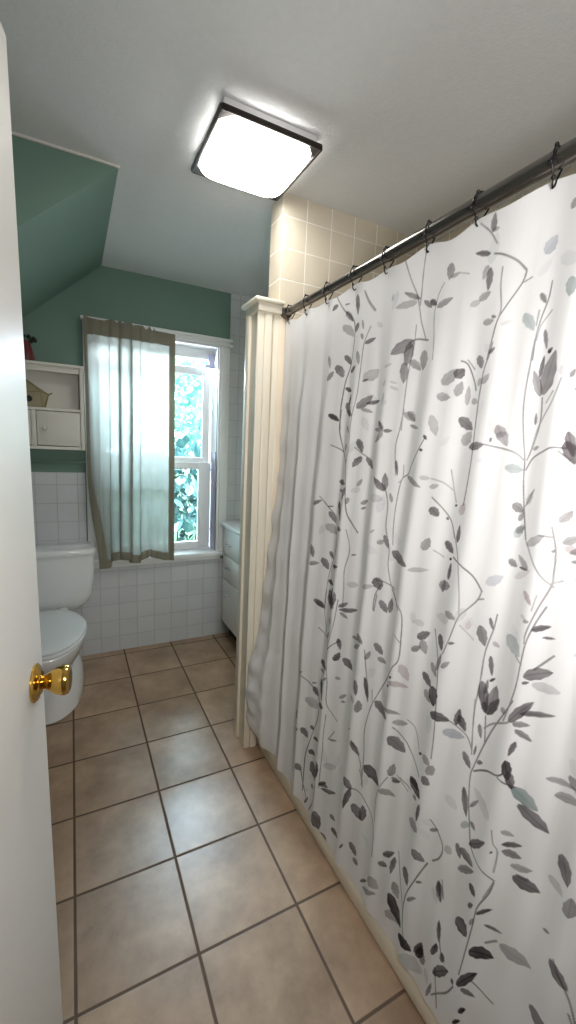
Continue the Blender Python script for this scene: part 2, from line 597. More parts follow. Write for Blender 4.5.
# ------------------------------------------------------------------ toilet
TX = -.14
toi = tag(empty('toilet', (TX, 2.45, 0)), 'white toilet with closed lid beneath the wall cabinet', 'toilet')
def egg(yf, yb, hw, z, n=40, back=.72):
    """outline seen from above, blunt at the back; local to the toilet"""
    out = []
    ym = yb - (yb - yf) * .42
    for i in range(n):
        t = 2 * math.pi * i / n
        c, s = math.cos(t), math.sin(t)
        if s < 0:
            x, y = hw * c, ym + (ym - yf) * s
        else:
            k = (abs(c) ** 3.2 + abs(s) ** 3.2) ** (-1 / 3.2)
            x, y = hw * k * c, ym + (yb - ym) * k * s
            x *= 1 - (1 - back) * max(0, k * s)
        out.append((x, y - 2.45, z))
    return out
bm = bmesh.new()
loft(bm, [egg(2.205, 2.80, .166, 0, back=.9), egg(2.195, 2.80, .170, .008, back=.9), egg(2.20, 2.80, .167, .06, back=.9), egg(2.215, 2.79, .160, .13, back=.9), egg(2.24, 2.78, .145, .165, back=.9), egg(2.235, 2.77, .126, .19),
          egg(2.18, 2.75, .132, .24), egg(2.125, 2.72, .155, .29), egg(2.075, 2.69, .175, .345), egg(2.052, 2.67, .184, .385), egg(2.050, 2.665, .185, .405), egg(2.058, 2.66, .180, .412)])
link('bowl', bm, m_porc, toi, smooth=True)
bm = bmesh.new()
loft(bm, [egg(2.056, 2.585, .180, .4125), egg(2.050, 2.59, .186, .418), egg(2.050, 2.59, .186, .427), egg(2.056, 2.588, .181, .431)])
link('seat', bm, m_seat, toi, smooth=True)
bm = bmesh.new()
loft(bm, [egg(2.058, 2.585, .178, .4335), egg(2.052, 2.59, .184, .438), egg(2.053, 2.59, .183, .446), egg(2.075, 2.58, .166, .454), egg(2.15, 2.55, .10, .460), egg(2.3, 2.45, .02, .461)])
link('lid', bm, m_seat, toi, smooth=True)
for s in (-.075, .075):
    bm = bmesh.new()
    box(bm, s - .022, s + .022, .125, .165, .415, .452, .008)
    link('hinge', bm, m_seat, toi, smooth=True)
def rrect(hx, y0, y1, z, r=.05, n=8):
    out = []
    for cx, cy, a0 in ((hx - r, y1 - .015, 0), (-hx + r, y1 - .015, 90), (-hx + r, y0 + r, 180), (hx - r, y0 + r, 270)):
        rr = (r, .015) if a0 < 180 else (r, r)
        for k in range(n + 1):
            t = math.radians(a0 + 90 * k / n)
            out.append((cx + rr[0] * math.cos(t), cy + rr[1] * math.sin(t) - 2.45, z))
    return out
bm = bmesh.new()
loft(bm, [rrect(.13, 2.72, 2.86, .385), rrect(.17, 2.705, 2.862, .40), rrect(.205, 2.69, 2.864, .43), rrect(.225, 2.68, 2.866, .48), rrect(.238, 2.672, 2.868, .58), rrect(.244, 2.668, 2.868, .728)])
tank = link('tank', bm, m_porc, toi, smooth=True)
bm = bmesh.new()
loft(bm, [rrect(.243, 2.668, 2.866, .728), rrect(.251, 2.656, 2.870, .732), rrect(.253, 2.652, 2.872, .742), rrect(.253, 2.652, 2.872, .758), rrect(.248, 2.657, 2.868, .767), rrect(.235, 2.67, 2.858, .771)])
link('tank_lid', bm, m_porc, toi, smooth=True)
bm = bmesh.new()
tube(bm, [(-.19, .222, .68), (-.19, .205, .68), (-.17, .198, .678), (-.12, .198, .672)], [.008, .008, .007, .006], 10)
link('flush_lever', bm, m_steel, toi, smooth=True)

# ------------------------------------------------------------------ wall cabinet
cx0, cx1, cy0, cy1, cz0, cz1 = -.436, .070, 2.752, 2.886, 1.338, 1.806
wc = tag(empty('wall_cabinet', ((cx0 + cx1) / 2, cy1, cz0)), 'off-white wall cabinet with open cubby over small doors, beside the window curtain', 'cabinet')
def wpart(name, bm, m, par=None, smooth=True):
    o = link(name, bm, m, None, smooth)
    return child(o, par or wc)
bm = bmesh.new()
box(bm, cx0, cx0 + .02, cy0, cy1, cz0, cz1, .002)
box(bm, cx1 - .02, cx1, cy0, cy1, cz0, cz1, .002)
box(bm, cx0 + .02, cx1 - .02, cy1 - .010, cy1, cz0, cz1)
box(bm, cx0 + .02, cx1 - .02, cy0 + .004, cy1 - .01, cz0, cz0 + .018, .001)
wpart('body', bm, m_cab)
bm = bmesh.new()
box(bm, cx0 - .004, cx1 + .004, cy0 - .008, cy1, cz1 - .012, cz1 + .004, .003)
box(bm, cx0 + .02, cx1 - .02, cy0 + .012, cy0 + .024, cz1 - .042, cz1 - .012)
wpart('top_board', bm, m_cab)
bm = bmesh.new()
box(bm, cx0 + .02, cx1 - .02, cy0 + .002, cy1 - .01, 1.552, 1.568, .002)
wpart('shelf', bm, m_cab)
xm = (cx0 + cx1) / 2
bm = bmesh.new()
box(bm, xm - .0115, xm + .0115, cy0 + .004, cy1 - .01, cz0 + .018, 1.552, .001)
wpart('divider', bm, m_cab)
for s, (x0, x1) in ((1, (xm + .014, cx1 - .022)), (-1, (cx0 + .022, xm - .014))):
    bm = bmesh.new()
    box(bm, x0, x1, cy0 + .003, cy0 + .018, cz0 + .022, 1.549, .003)
    d = wpart('door', bm, m_cab)
    bm = bmesh.new()
    kx = x0 + .040 if s > 0 else x1 - .040
    lathe(bm, [(.005, 0), (.005, .008), (.010, .012), (.012, .018), (.009, .024), (0, .026)], 18,
          Matrix.Translation((kx, cy0 + .004, 1.455)) @ Matrix.Rotation(math.pi / 2, 4, 'X'))
    k = link('knob', bm, m_cab, None, True)
    k.parent = d
    k.matrix_parent_inverse = d.matrix_world.inverted()
    # the child inherits the door's own inverse: keep its vertices in world space
bpy.context.view_layer.update()

# faceted ornament in the cubby
orn = tag(empty('faceted_ornament', (-.165, 2.79, 1.5685)), 'small pale faceted ornament with brassy wire edges inside the open cubby of the cabinet', 'ornament')
V = [(-.055, -.03, 0), (.030, -.035, 0), (.038, .03, 0), (-.05, .035, 0), (-.075, -.028, .075), (.020, -.036, .082), (.058, .0, .072), (-.06, .036, .078), (-.055, 0, .150)]
F = [(3, 2, 1, 0), (0, 1, 5, 4), (1, 2, 6), (1, 6, 5), (2, 3, 7, 6), (3, 0, 4, 7), (4, 5, 8), (5, 6, 8), (6, 7, 8), (7, 4, 8)]
bm = bmesh.new()
vs = [bm.verts.new(v) for v in V]
for f in F:
    bm.faces.new([vs[i] for i in f])
link('facets', bm, m_pearl, orn)
bm = bmesh.new()
es = {tuple(sorted((f[i], f[(i + 1) % len(f)]))) for f in F for i in range(len(f))}
for a, b in es:
    tube(bm, [V[a], V[b]], .0022, 6)
lathe(bm, [(0, 0), (.004, 0), (.004, .022), (0, .024)], 8, Matrix.Translation((.056, -.002, .070)) @ Matrix.Rotation(math.radians(60), 4, 'Y'))
link('wire_edges', bm, m_wire, orn)
bm = bmesh.new()
lathe(bm, [(.0, 0), (.016, 0), (.017, .012), (.012, .014), (0, .013)], 20, Matrix.Translation((-.035, -.036, .040)) @ Matrix.Rotation(math.radians(90), 4, 'X'))
link('dark_disc', bm, m_dark, orn, True)

# red vase on top
vase = tag(empty('red_vase', (-.204, 2.80, 1.8105)), 'small dark red vase with a dark sprig standing on top of the wall cabinet', 'vase')
bm = bmesh.new()
lathe(bm, [(0, 0), (.034, 0), (.038, .006), (.037, .02), (.031, .05), (.023, .078), (.018, .098), (.021, .106), (.017, .107), (.014, .098), (0, .096)], 28)
link('body', bm, m_red, vase, True)
bm = bmesh.new()
for k, (dx, dz, tip) in enumerate([(.036, .022, 0), (.042, .014, 1), (-.03, .026, 0), (.012, .030, 0), (-.012, .032, 0), (.026, .010, 0)]):
    tube(bm, [(0, 0, .08), (dx * .5, -.004, .10 + dz * .5), (dx, -.006, .098 + dz)], [.002, .0018, .0015], 6)
    lathe(bm, [(0, -.014), (.009, -.007), (.0125, .001), (.009, .008), (0, .014)], 10, Matrix.Translation((dx, -.006, .098 + dz)))
link('sprig', bm, m_leafdark, vase, True)

# ------------------------------------------------------------------ drawer unit
ux0, ux1, uy0, uy1 = .948, 1.42, 2.47, 2.872
un = tag(empty('drawer_unit', ((ux0 + ux1) / 2, (uy0 + uy1) / 2, 0)), 'low white drawer unit in the nook to the right of the window', 'drawer unit')
def upart(name, bm, m, smooth=True, par=None):
    o = link(name, bm, m, None, smooth)
    return child(o, par or un)
bm = bmesh.new()
box(bm, ux0 + .018, ux1, uy0, uy1, .125, .838, .002)
upart('body', bm, m_drawer)
bm = bmesh.new()
box(bm, ux0 + .075, ux1, uy0 + .01, uy1, 0, .125)
upart('plinth', bm, m_dark)
bm = bmesh.new()
box(bm, ux0 - .018, ux1, uy0 - .012, uy1 + .004, .838, .866, .006)
upart('counter', bm, m_gloss)
for z0, z1, zp in ((.642, .826, .728), (.462, .632, .558), (.132, .452, .372)):
    bm = bmesh.new()
    box(bm, ux0 + .001, ux0 + .019, uy0 + .018, uy1 - .042, z0, z1, .004)
    d = upart('drawer', bm, m_drawer)
    bm = bmesh.new()
    ym = 2.690
    tube(bm, [(ux0 + .004, ym - .028, zp), (ux0 - .010, ym - .028, zp), (ux0 - .020, ym - .022, zp - .003), (ux0 - .022, ym, zp - .006), (ux0 - .020, ym + .022, zp - .003), (ux0 - .010, ym + .028, zp), (ux0 + .004, ym + .028, zp)], .004, 8)
    k = link('pull', bm, m_steel, None, True)
    k.parent = d
    k.matrix_parent_inverse = d.matrix_world.inverted()

# ------------------------------------------------------------------ bathtub behind the curtain
tub = tag(empty('bathtub', (1.17, .91, 0)), 'cream bathtub behind the floral curtain, only its base strip showing under the hem', 'bathtub')
bm = bmesh.new()
TX0, TX1, TY0, TY1 = .765, 1.555, .155, 1.655
def rr2(x0, x1, y0, y1, z, r, n=6):
    out = []
    for cx, cy, a0 in ((x1 - r, y1 - r, 0), (x0 + r, y1 - r, 90), (x0 + r, y0 + r, 180), (x1 - r, y0 + r, 270)):
        for k in range(n + 1):
            t = math.radians(a0 + 90 * k / n)
            out.append((cx + r * math.cos(t), cy + r * math.sin(t), z))
    return out
loft(bm, [rr2(.800, TX1, TY0, TY1, .002, .01), rr2(.800, TX1, TY0, TY1, .36, .01), rr2(.798, TX1, TY0, TY1, .385, .012),
          rr2(.865, TX1 - .06, TY0 + .08, TY1 - .10, .385, .10), rr2(.88, TX1 - .075, TY0 + .10, TY1 - .12, .36, .10), rr2(.94, TX1 - .13, TY0 + .2, TY1 - .18, .08, .12), rr2(1.0, TX1 - .2, TY0 + .3, TY1 - .25, .065, .1)])
child(link('basin', bm, m_porc, None, True), tub)
bm = bmesh.new()
box(bm, .750, .799, TY0, TY1, .001, .085, .006)
child(link('base_strip', bm, m_cream, None, True), tub)

# ------------------------------------------------------------------ shower rod and hooks
RX, RZ = .802, 1.957
rod = tag(empty('shower_rod', (RX, .915, RZ)), 'dark bronze shower curtain rod running along the tub below the ceiling', 'curtain rod')
def rpart(name, bm, m, smooth=True):
    return child(link(name, bm, m, None, smooth), rod)
RYM = Matrix.Rotation(-math.pi / 2, 4, 'X')     # lathe axis to +Y
bm = bmesh.new()
lathe(bm, [(.0172, 0), (.0172, .86)], 32, Matrix.Translation((RX, .16, RZ)) @ RYM)
rpart('outer_tube', bm, m_bronze)
bm = bmesh.new()
lathe(bm, [(.0150, 0), (.0150, .66)], 32, Matrix.Translation((RX, 1.0, RZ)) @ RYM)
rpart('inner_tube', bm, m_bronze)
for y, s in ((1.672, -1), (.15, 1)):
    bm = bmesh.new()
    lathe(bm, [(0, 0), (.026, 0), (.026, .006), (.022, .014), (.019, .034), (0, .034)], 28, Matrix.Translation((RX, y, RZ)) @ Matrix.Rotation(-s * math.pi / 2, 4, 'X'))
    rpart('end_cap', bm, m_bronze)

HOOKS = [1.616, 1.477, 1.331, 1.17, 1.019, .862, .715, .553]
HALL = HOOKS + [.40, .25]
bm = bmesh.new()
pts = []
for k in range(15):                       # wire over the rod, open at the front
    t = math.radians(205 - k * 17)
    pts.append((.0205 * math.cos(t), 0, .0205 * math.sin(t)))
pts += [(.008, .001, -.028), (.004, .002, -.042), (-.003, .002, -.048), (-.009, .001, -.043), (-.010, 0, -.036)]
pts = [(-.0245, 0, -.012), (-.023, 0, -.005)] + pts
tube(bm, pts, .0019, 8)
for p in ((-.025, 0, -.014), (-.0100, 0, -.0335), (-.012, 0, .0185)):
    lathe(bm, [(0, -.0042), (.003, -.003), (.0042, 0), (.003, .003), (0, .0042)], 10, Matrix.Translation(p))
tube(bm, [(-.0105, 0, -.034), (-.0135, 0, -.026), (-.023, 0, -.012)], .0017, 8)
hook0 = link('curtain_hook', bm, m_black, None, True)
hook_words = ['at the far end of the rod, beside the tiled wall', 'second along the rod from the tiled wall', 'third along the rod from the tiled wall', 'fourth along the rod from the tiled wall',
              'fourth along the rod from the right edge of the photo', 'third along the rod from the right edge of the photo', 'second along the rod from the right edge of the photo', 'nearest the camera, at the right edge of the photo']
for i, y in enumerate(HOOKS):
    h = hook0 if i == 0 else hook0.copy()
    if i:
        COL.objects.link(h)
    h.location = (RX, y, RZ)
    h.rotation_euler = (0, 0, rng.uniform(-.25, .25))
    tag(h, 'black wire curtain hook ' + hook_words[i], 'curtain hook', 'curtain hooks along the shower rod')

# ------------------------------------------------------------------ shower curtain
def smooth(a, b, x):
    t = np.clip((x - a) / (b - a), 0, 1)
    return t * t * (3 - 2 * t)
U0, U1 = .17, 1.652
nu, nv = 990, 1235
u = np.linspace(U0, U1, nu)
v = np.linspace(0, 1, nv)
hk = np.array(sorted([.10] + HALL + [1.76]))
phi = np.interp(u, hk, np.arange(len(hk)))
sag = .5 - .5 * np.cos(2 * np.pi * phi)
ztop = RZ - .032 - .012 * sag + .003 * np.sin(23 * u)
zbot = .083 + .006 * np.sin(9 * u + 1) + .004 * np.sin(31 * u) - .0 * u
Z = ztop[None, :] + (zbot - ztop)[None, :] * v[:, None]
U = np.broadcast_to(u[None, :], Z.shape)
Vv = np.broadcast_to(v[:, None], Z.shape)
left = smooth(.75, 1.45, U)
ph = phi[None, :] + .10 * np.sin(2.2 * Vv + 3 * U) + .05 * np.sin(5 * Vv + 11 * U)
w1 = np.cos(2 * np.pi * ph)
w1 = np.sign(w1) * np.abs(w1) ** 1.15
w2 = np.cos(2 * np.pi * ph * 2 + 1.3 + 1.5 * Vv)
amp = (.008 + .007 * left) * (.35 + .65 * smooth(0, .25, Vv)) * (1 - .45 * smooth(.55, 1, Vv) * (1 - left * .4))
X = .80 - .060 * np.clip((1.95 - Z) / 1.87, 0, 1.1) + amp * w1 + .0028 * w2 * smooth(.02, .2, Vv)
# slack cloth: creases slanting down from the rod near the camera
sl = smooth(.95, .55, U) * smooth(.5, .03, Vv)
X += sl * .007 * np.sin(26 * U - 9 * Vv)
X += .0022 * np.sin(17 * Z + 9 * U) * np.sin(13 * U - 5 * Z)
# free edge at the far end: flares out to the post lower down
ez = np.array([.0, .08, .16, .376, .45, .61, .81, 1.04, 1.19, 1.256, 1.54, 2.0])
ex = np.array([.715, .706, .681, .679, .693, .732, .747, .769, .782, .795, .800, .800])
XE = np.interp(Z, ez, ex)
be = smooth(1.44, 1.652, U)
X = X * (1 - be) + XE * be
X += be * (.006 * np.sin(60 * Z + 14 * U) * smooth(.75, .5, Z) * np.sin(40 * U) + .0035 * np.sin(38 * Z) * smooth(1.9, 1.2, Z))
Yc = U - .005 * np.sin(4 * np.pi * ph) * (.4 + .6 * left) * smooth(0, .2, Vv) * smooth(1.65, 1.5, U)
Yc = Yc + (-.006 * (1 - np.cos(45 * Z))) * smooth(1.56, 1.652, U) * smooth(.1, .4, Vv)
Z2 = Z + be * .035 * smooth(1.5, 1.652, U) * smooth(.85, 1, Vv)

# vines printed on the cloth: (points in mm along the rod and up, stem width in mm, tone) and leaves (base, tip, half width, tone %, ink)
STEMS = [[[(1204,1851),(1159,1810),(1149,1763),(1153,1727),(1165,1683),(1186,1639),(1193,1592),(1196,1545),(1192,1480)],4.6,0.6],[[(1064,1778),(1083,1736),(1087,1686),(1089,1636),(1092,1577),(1103,1525),(1107,1479)],3.2,0.5],[[(1260,1911),(1221,1866),(1200,1846)],3.9,0.5],[[(940,1917),(911,1859),(886,1816),(870,1769),(861,1743),(836,1696)],3.1,0.5],[[(870,1928),(874,1871),(873,1818),(873,1788)],3.2,0.5],[[(827,1695),(868,1705),(895,1701)],3.8,0.6],[[(878,1741),(879,1692),(890,1619),(892,1542),(891,1476)],3.1,0.45],[[(1112,1889),(1081,1849),(1054,1821)],6.7,0.5],[[(1193,1544),(1193,1480),(1175,1431),(1145,1392),(1124,1369),(1108,1314),(1092,1244),(1077,1207),(1039,1166)],4.0,0.7],[[(1103,1525),(1107,1471),(1107,1417),(1125,1373)],3.1,0.5],[[(1223,1430),(1167,1411),(1146,1396)],3.3,0.6],[[(1080,1425),(1051,1407),(1031,1397)],2.9,0.5],[[(1250,1252),(1211,1218),(1158,1176),(1141,1103),(1153,1057),(1181,988),(1186,915),(1188,859)],3.4,0.6],[[(1080,1166),(1064,1105),(1076,1036),(1072,971),(1070,913)],2.6,0.45],[[(890,1529),(896,1476),(903,1430),(896,1356)],2.7,0.5],[[(788,1457),(809,1426),(834,1390),(848,1363),(874,1344),(884,1282),(884,1219),(877,1165)],2.5,0.55],[[(927,1325),(911,1271),(908,1208),(888,1148),(886,1105),(867,1054),(843,1033),(816,1001)],2.6,0.55],[[(921,1051),(888,1054),(845,1047)],2.5,0.6],[[(903,1046),(919,1007),(920,961)],2.1,0.6],[[(871,1384),(870,1351),(883,1336)],2.3,0.4],[[(1188,932),(1190,859),(1166,795),(1134,754),(1114,700),(1099,636),(1094,557),(1050,525)],3.1,0.65],[[(1087,932),(1096,851),(1116,785),(1129,748)],2.5,0.5],[[(1215,784),(1161,769)],2.6,0.5],[[(1128,744),(1085,782),(1070,797)],2.9,0.7],[[(1282,575),(1212,554),(1164,533),(1159,469),(1185,392),(1217,299),(1222,213),(1218,131)],3.6,0.65],[[(1095,519),(1099,441),(1096,377),(1098,289),(1098,239)],2.6,0.5],[[(1058,483),(1081,435)],2.4,0.5],[[(931,832),(921,766),(906,695)],1.9,0.5],[[(860,1042),(830,1017),(799,997),(791,927),(791,870),(811,839),(843,778),(872,722),(893,671),(904,591),(897,513),(894,415)],2.3,0.6],[[(896,725),(890,688)],1.8,0.4],[[(816,933),(789,917)],1.7,0.4],[[(945,530),(911,486),(891,426)],2.3,0.6],[[(784,678),(744,669),(716,646),(680,613)],1.7,0.6],[[(744,727),(715,718),(694,676)],1.4,0.35],[[(745,558),(706,553)],1.6,0.5],[[(917,959),(914,1009)],2.1,0.6],[[(1234,203),(1218,153),(1185,106)],4.0,0.6],[[(1123,230),(1137,157),(1163,89)],3.7,0.6],[[(938,370),(895,388),(855,372),(813,340),(804,262)],2.5,0.6],[[(781,530),(813,465),(822,417),(814,368)],1.8,0.35],[[(755,558),(713,540)],1.4,0.4],[[(619,422),(645,348),(667,287),(673,227),(662,171),(641,158)],2.5,0.65],[[(716,357),(695,287),(677,237)],2.0,0.4],[[(907,456),(887,413)],2.3,0.6],[[(709,1912),(677,1882),(656,1852)],2.1,0.45],[[(588,1782),(608,1804),(639,1825),(660,1834)],3.3,0.6],[[(587,1779),(592,1758),(616,1722),(632,1697),(640,1659),(647,1620)],2.4,0.55],[[(637,1800),(636,1766),(628,1721),(630,1704)],2.1,0.45],[[(575,1764),(592,1758)],2.1,0.45],[[(532,1744),(533,1714),(542,1681),(547,1646),(547,1605)],2.1,0.55],[[(549,1696),(550,1669)],1.6,0.4],[[(520,1689),(540,1667),(545,1641)],1.6,0.35],[[(795,1818),(810,1795),(815,1750),(803,1690),(799,1643)],2.4,0.35],[[(752,1827),(723,1815)],2.2,0.25],[[(637,1653),(642,1629),(652,1600),(656,1548),(655,1500),(652,1452),(650,1409),(652,1359),(657,1308)],2.2,0.5],[[(716,1628),(697,1617),(674,1576),(668,1560)],2.3,0.6],[[(699,1628),(679,1606)],1.9,0.4],[[(548,1642),(550,1596),(552,1544),(549,1501),(540,1453),(531,1415),(527,1376),(519,1333),(508,1285),(502,1262)],2.0,0.55],[[(513,1532),(509,1491),(515,1453),(526,1415)],1.7,0.5],[[(477,1562),(489,1526),(504,1495),(513,1472),(522,1425)],1.6,0.35],[[(491,1541),(502,1522)],1.4,0.35],[[(620,1443),(575,1435),(549,1426),(534,1415)],1.8,0.5],[[(525,1396),(514,1418),(492,1433),(475,1440),(450,1439)],1.7,0.5],[[(462,1434),(441,1419)],1.5,0.5],[[(708,1383),(693,1338),(682,1310)],1.8,0.35],[[(758,1358),(726,1352),(697,1337)],1.9,0.3],[[(751,1313),(715,1287),(688,1262),(672,1230)],2.1,0.55],[[(499,1360),(514,1326)],1.4,0.35],[[(474,1278),(448,1279)],1.2,0.4],[[(665,1185),(631,1173),(602,1159),(579,1133)],2.2,0.7],[[(579,1133),(585,1111),(603,1084),(622,1057),(638,1002),(653,958)],1.9,0.5],[[(688,1262),(662,1215),(646,1178),(628,1113),(621,1063)],1.7,0.4],[[(573,1118),(585,1112)],1.7,0.5],[[(695,996),(676,953),(663,922),(653,863),(647,815)],1.9,0.55],[[(539,1095),(543,1061),(555,1005),(557,941),(560,881),(559,846)],1.7,0.6],[[(500,1258),(477,1224),(454,1201),(434,1189)],1.9,0.4],[[(451,1297),(440,1257),(437,1211),(438,1187),(453,1139),(467,1088),(467,1068)],1.4,0.45],[[(439,1149),(453,1109),(464,1069),(468,1026),(472,972),(484,911),(489,891)],1.7,0.5],[[(458,1166),(463,1135)],1.2,0.3],[[(416,1065),(432,1039),(442,1024)],1.3,0.5],[[(467,1024),(482,1035)],1.1,0.4],[[(423,1204),(435,1196)],1.1,0.3],[[(616,1041),(583,1021)],1.3,0.2],[[(730,1186),(697,1176)],1.7,0.3],[[(649,839),(645,764),(645,691)],1.7,0.5],[[(610,809),(570,802),(553,778)],1.4,0.5],[[(562,892),(557,823),(551,767)],1.5,0.6],[[(473,945),(501,878),(519,825),(541,744),(546,716),(541,664),(529,612),(515,569),(491,556),(451,553)],1.6,0.6],[[(532,869),(523,811)],1.5,0.6],[[(531,841),(511,866),(476,897)],1.5,0.5],[[(539,733),(506,762),(479,778),(467,790)],1.8,0.75],[[(478,775),(461,774),(440,778)],1.5,0.65],[[(624,539),(602,525),(586,500),(592,467),(608,441)],1.7,0.6],[[(471,657),(464,632),(453,619),(454,571)],1.0,0.4],[[(452,543),(466,497)],1.2,0.4],[[(577,421),(566,378)],1.5,0.5],[[(584,410),(573,366)],1.5,0.6],[[(568,316),(554,255),(539,233)],1.9,0.6],[[(451,549),(457,515),(476,463),(481,413),(486,362),(494,271)],1.9,0.6],[[(431,430),(450,400)],1.2,0.5],[[(463,287),(438,289),(418,295)],1.7,0.6],[[(504,224),(525,170),(559,112)],2.1,0.6],[[(560,191),(541,101)],2.1,0.6]]
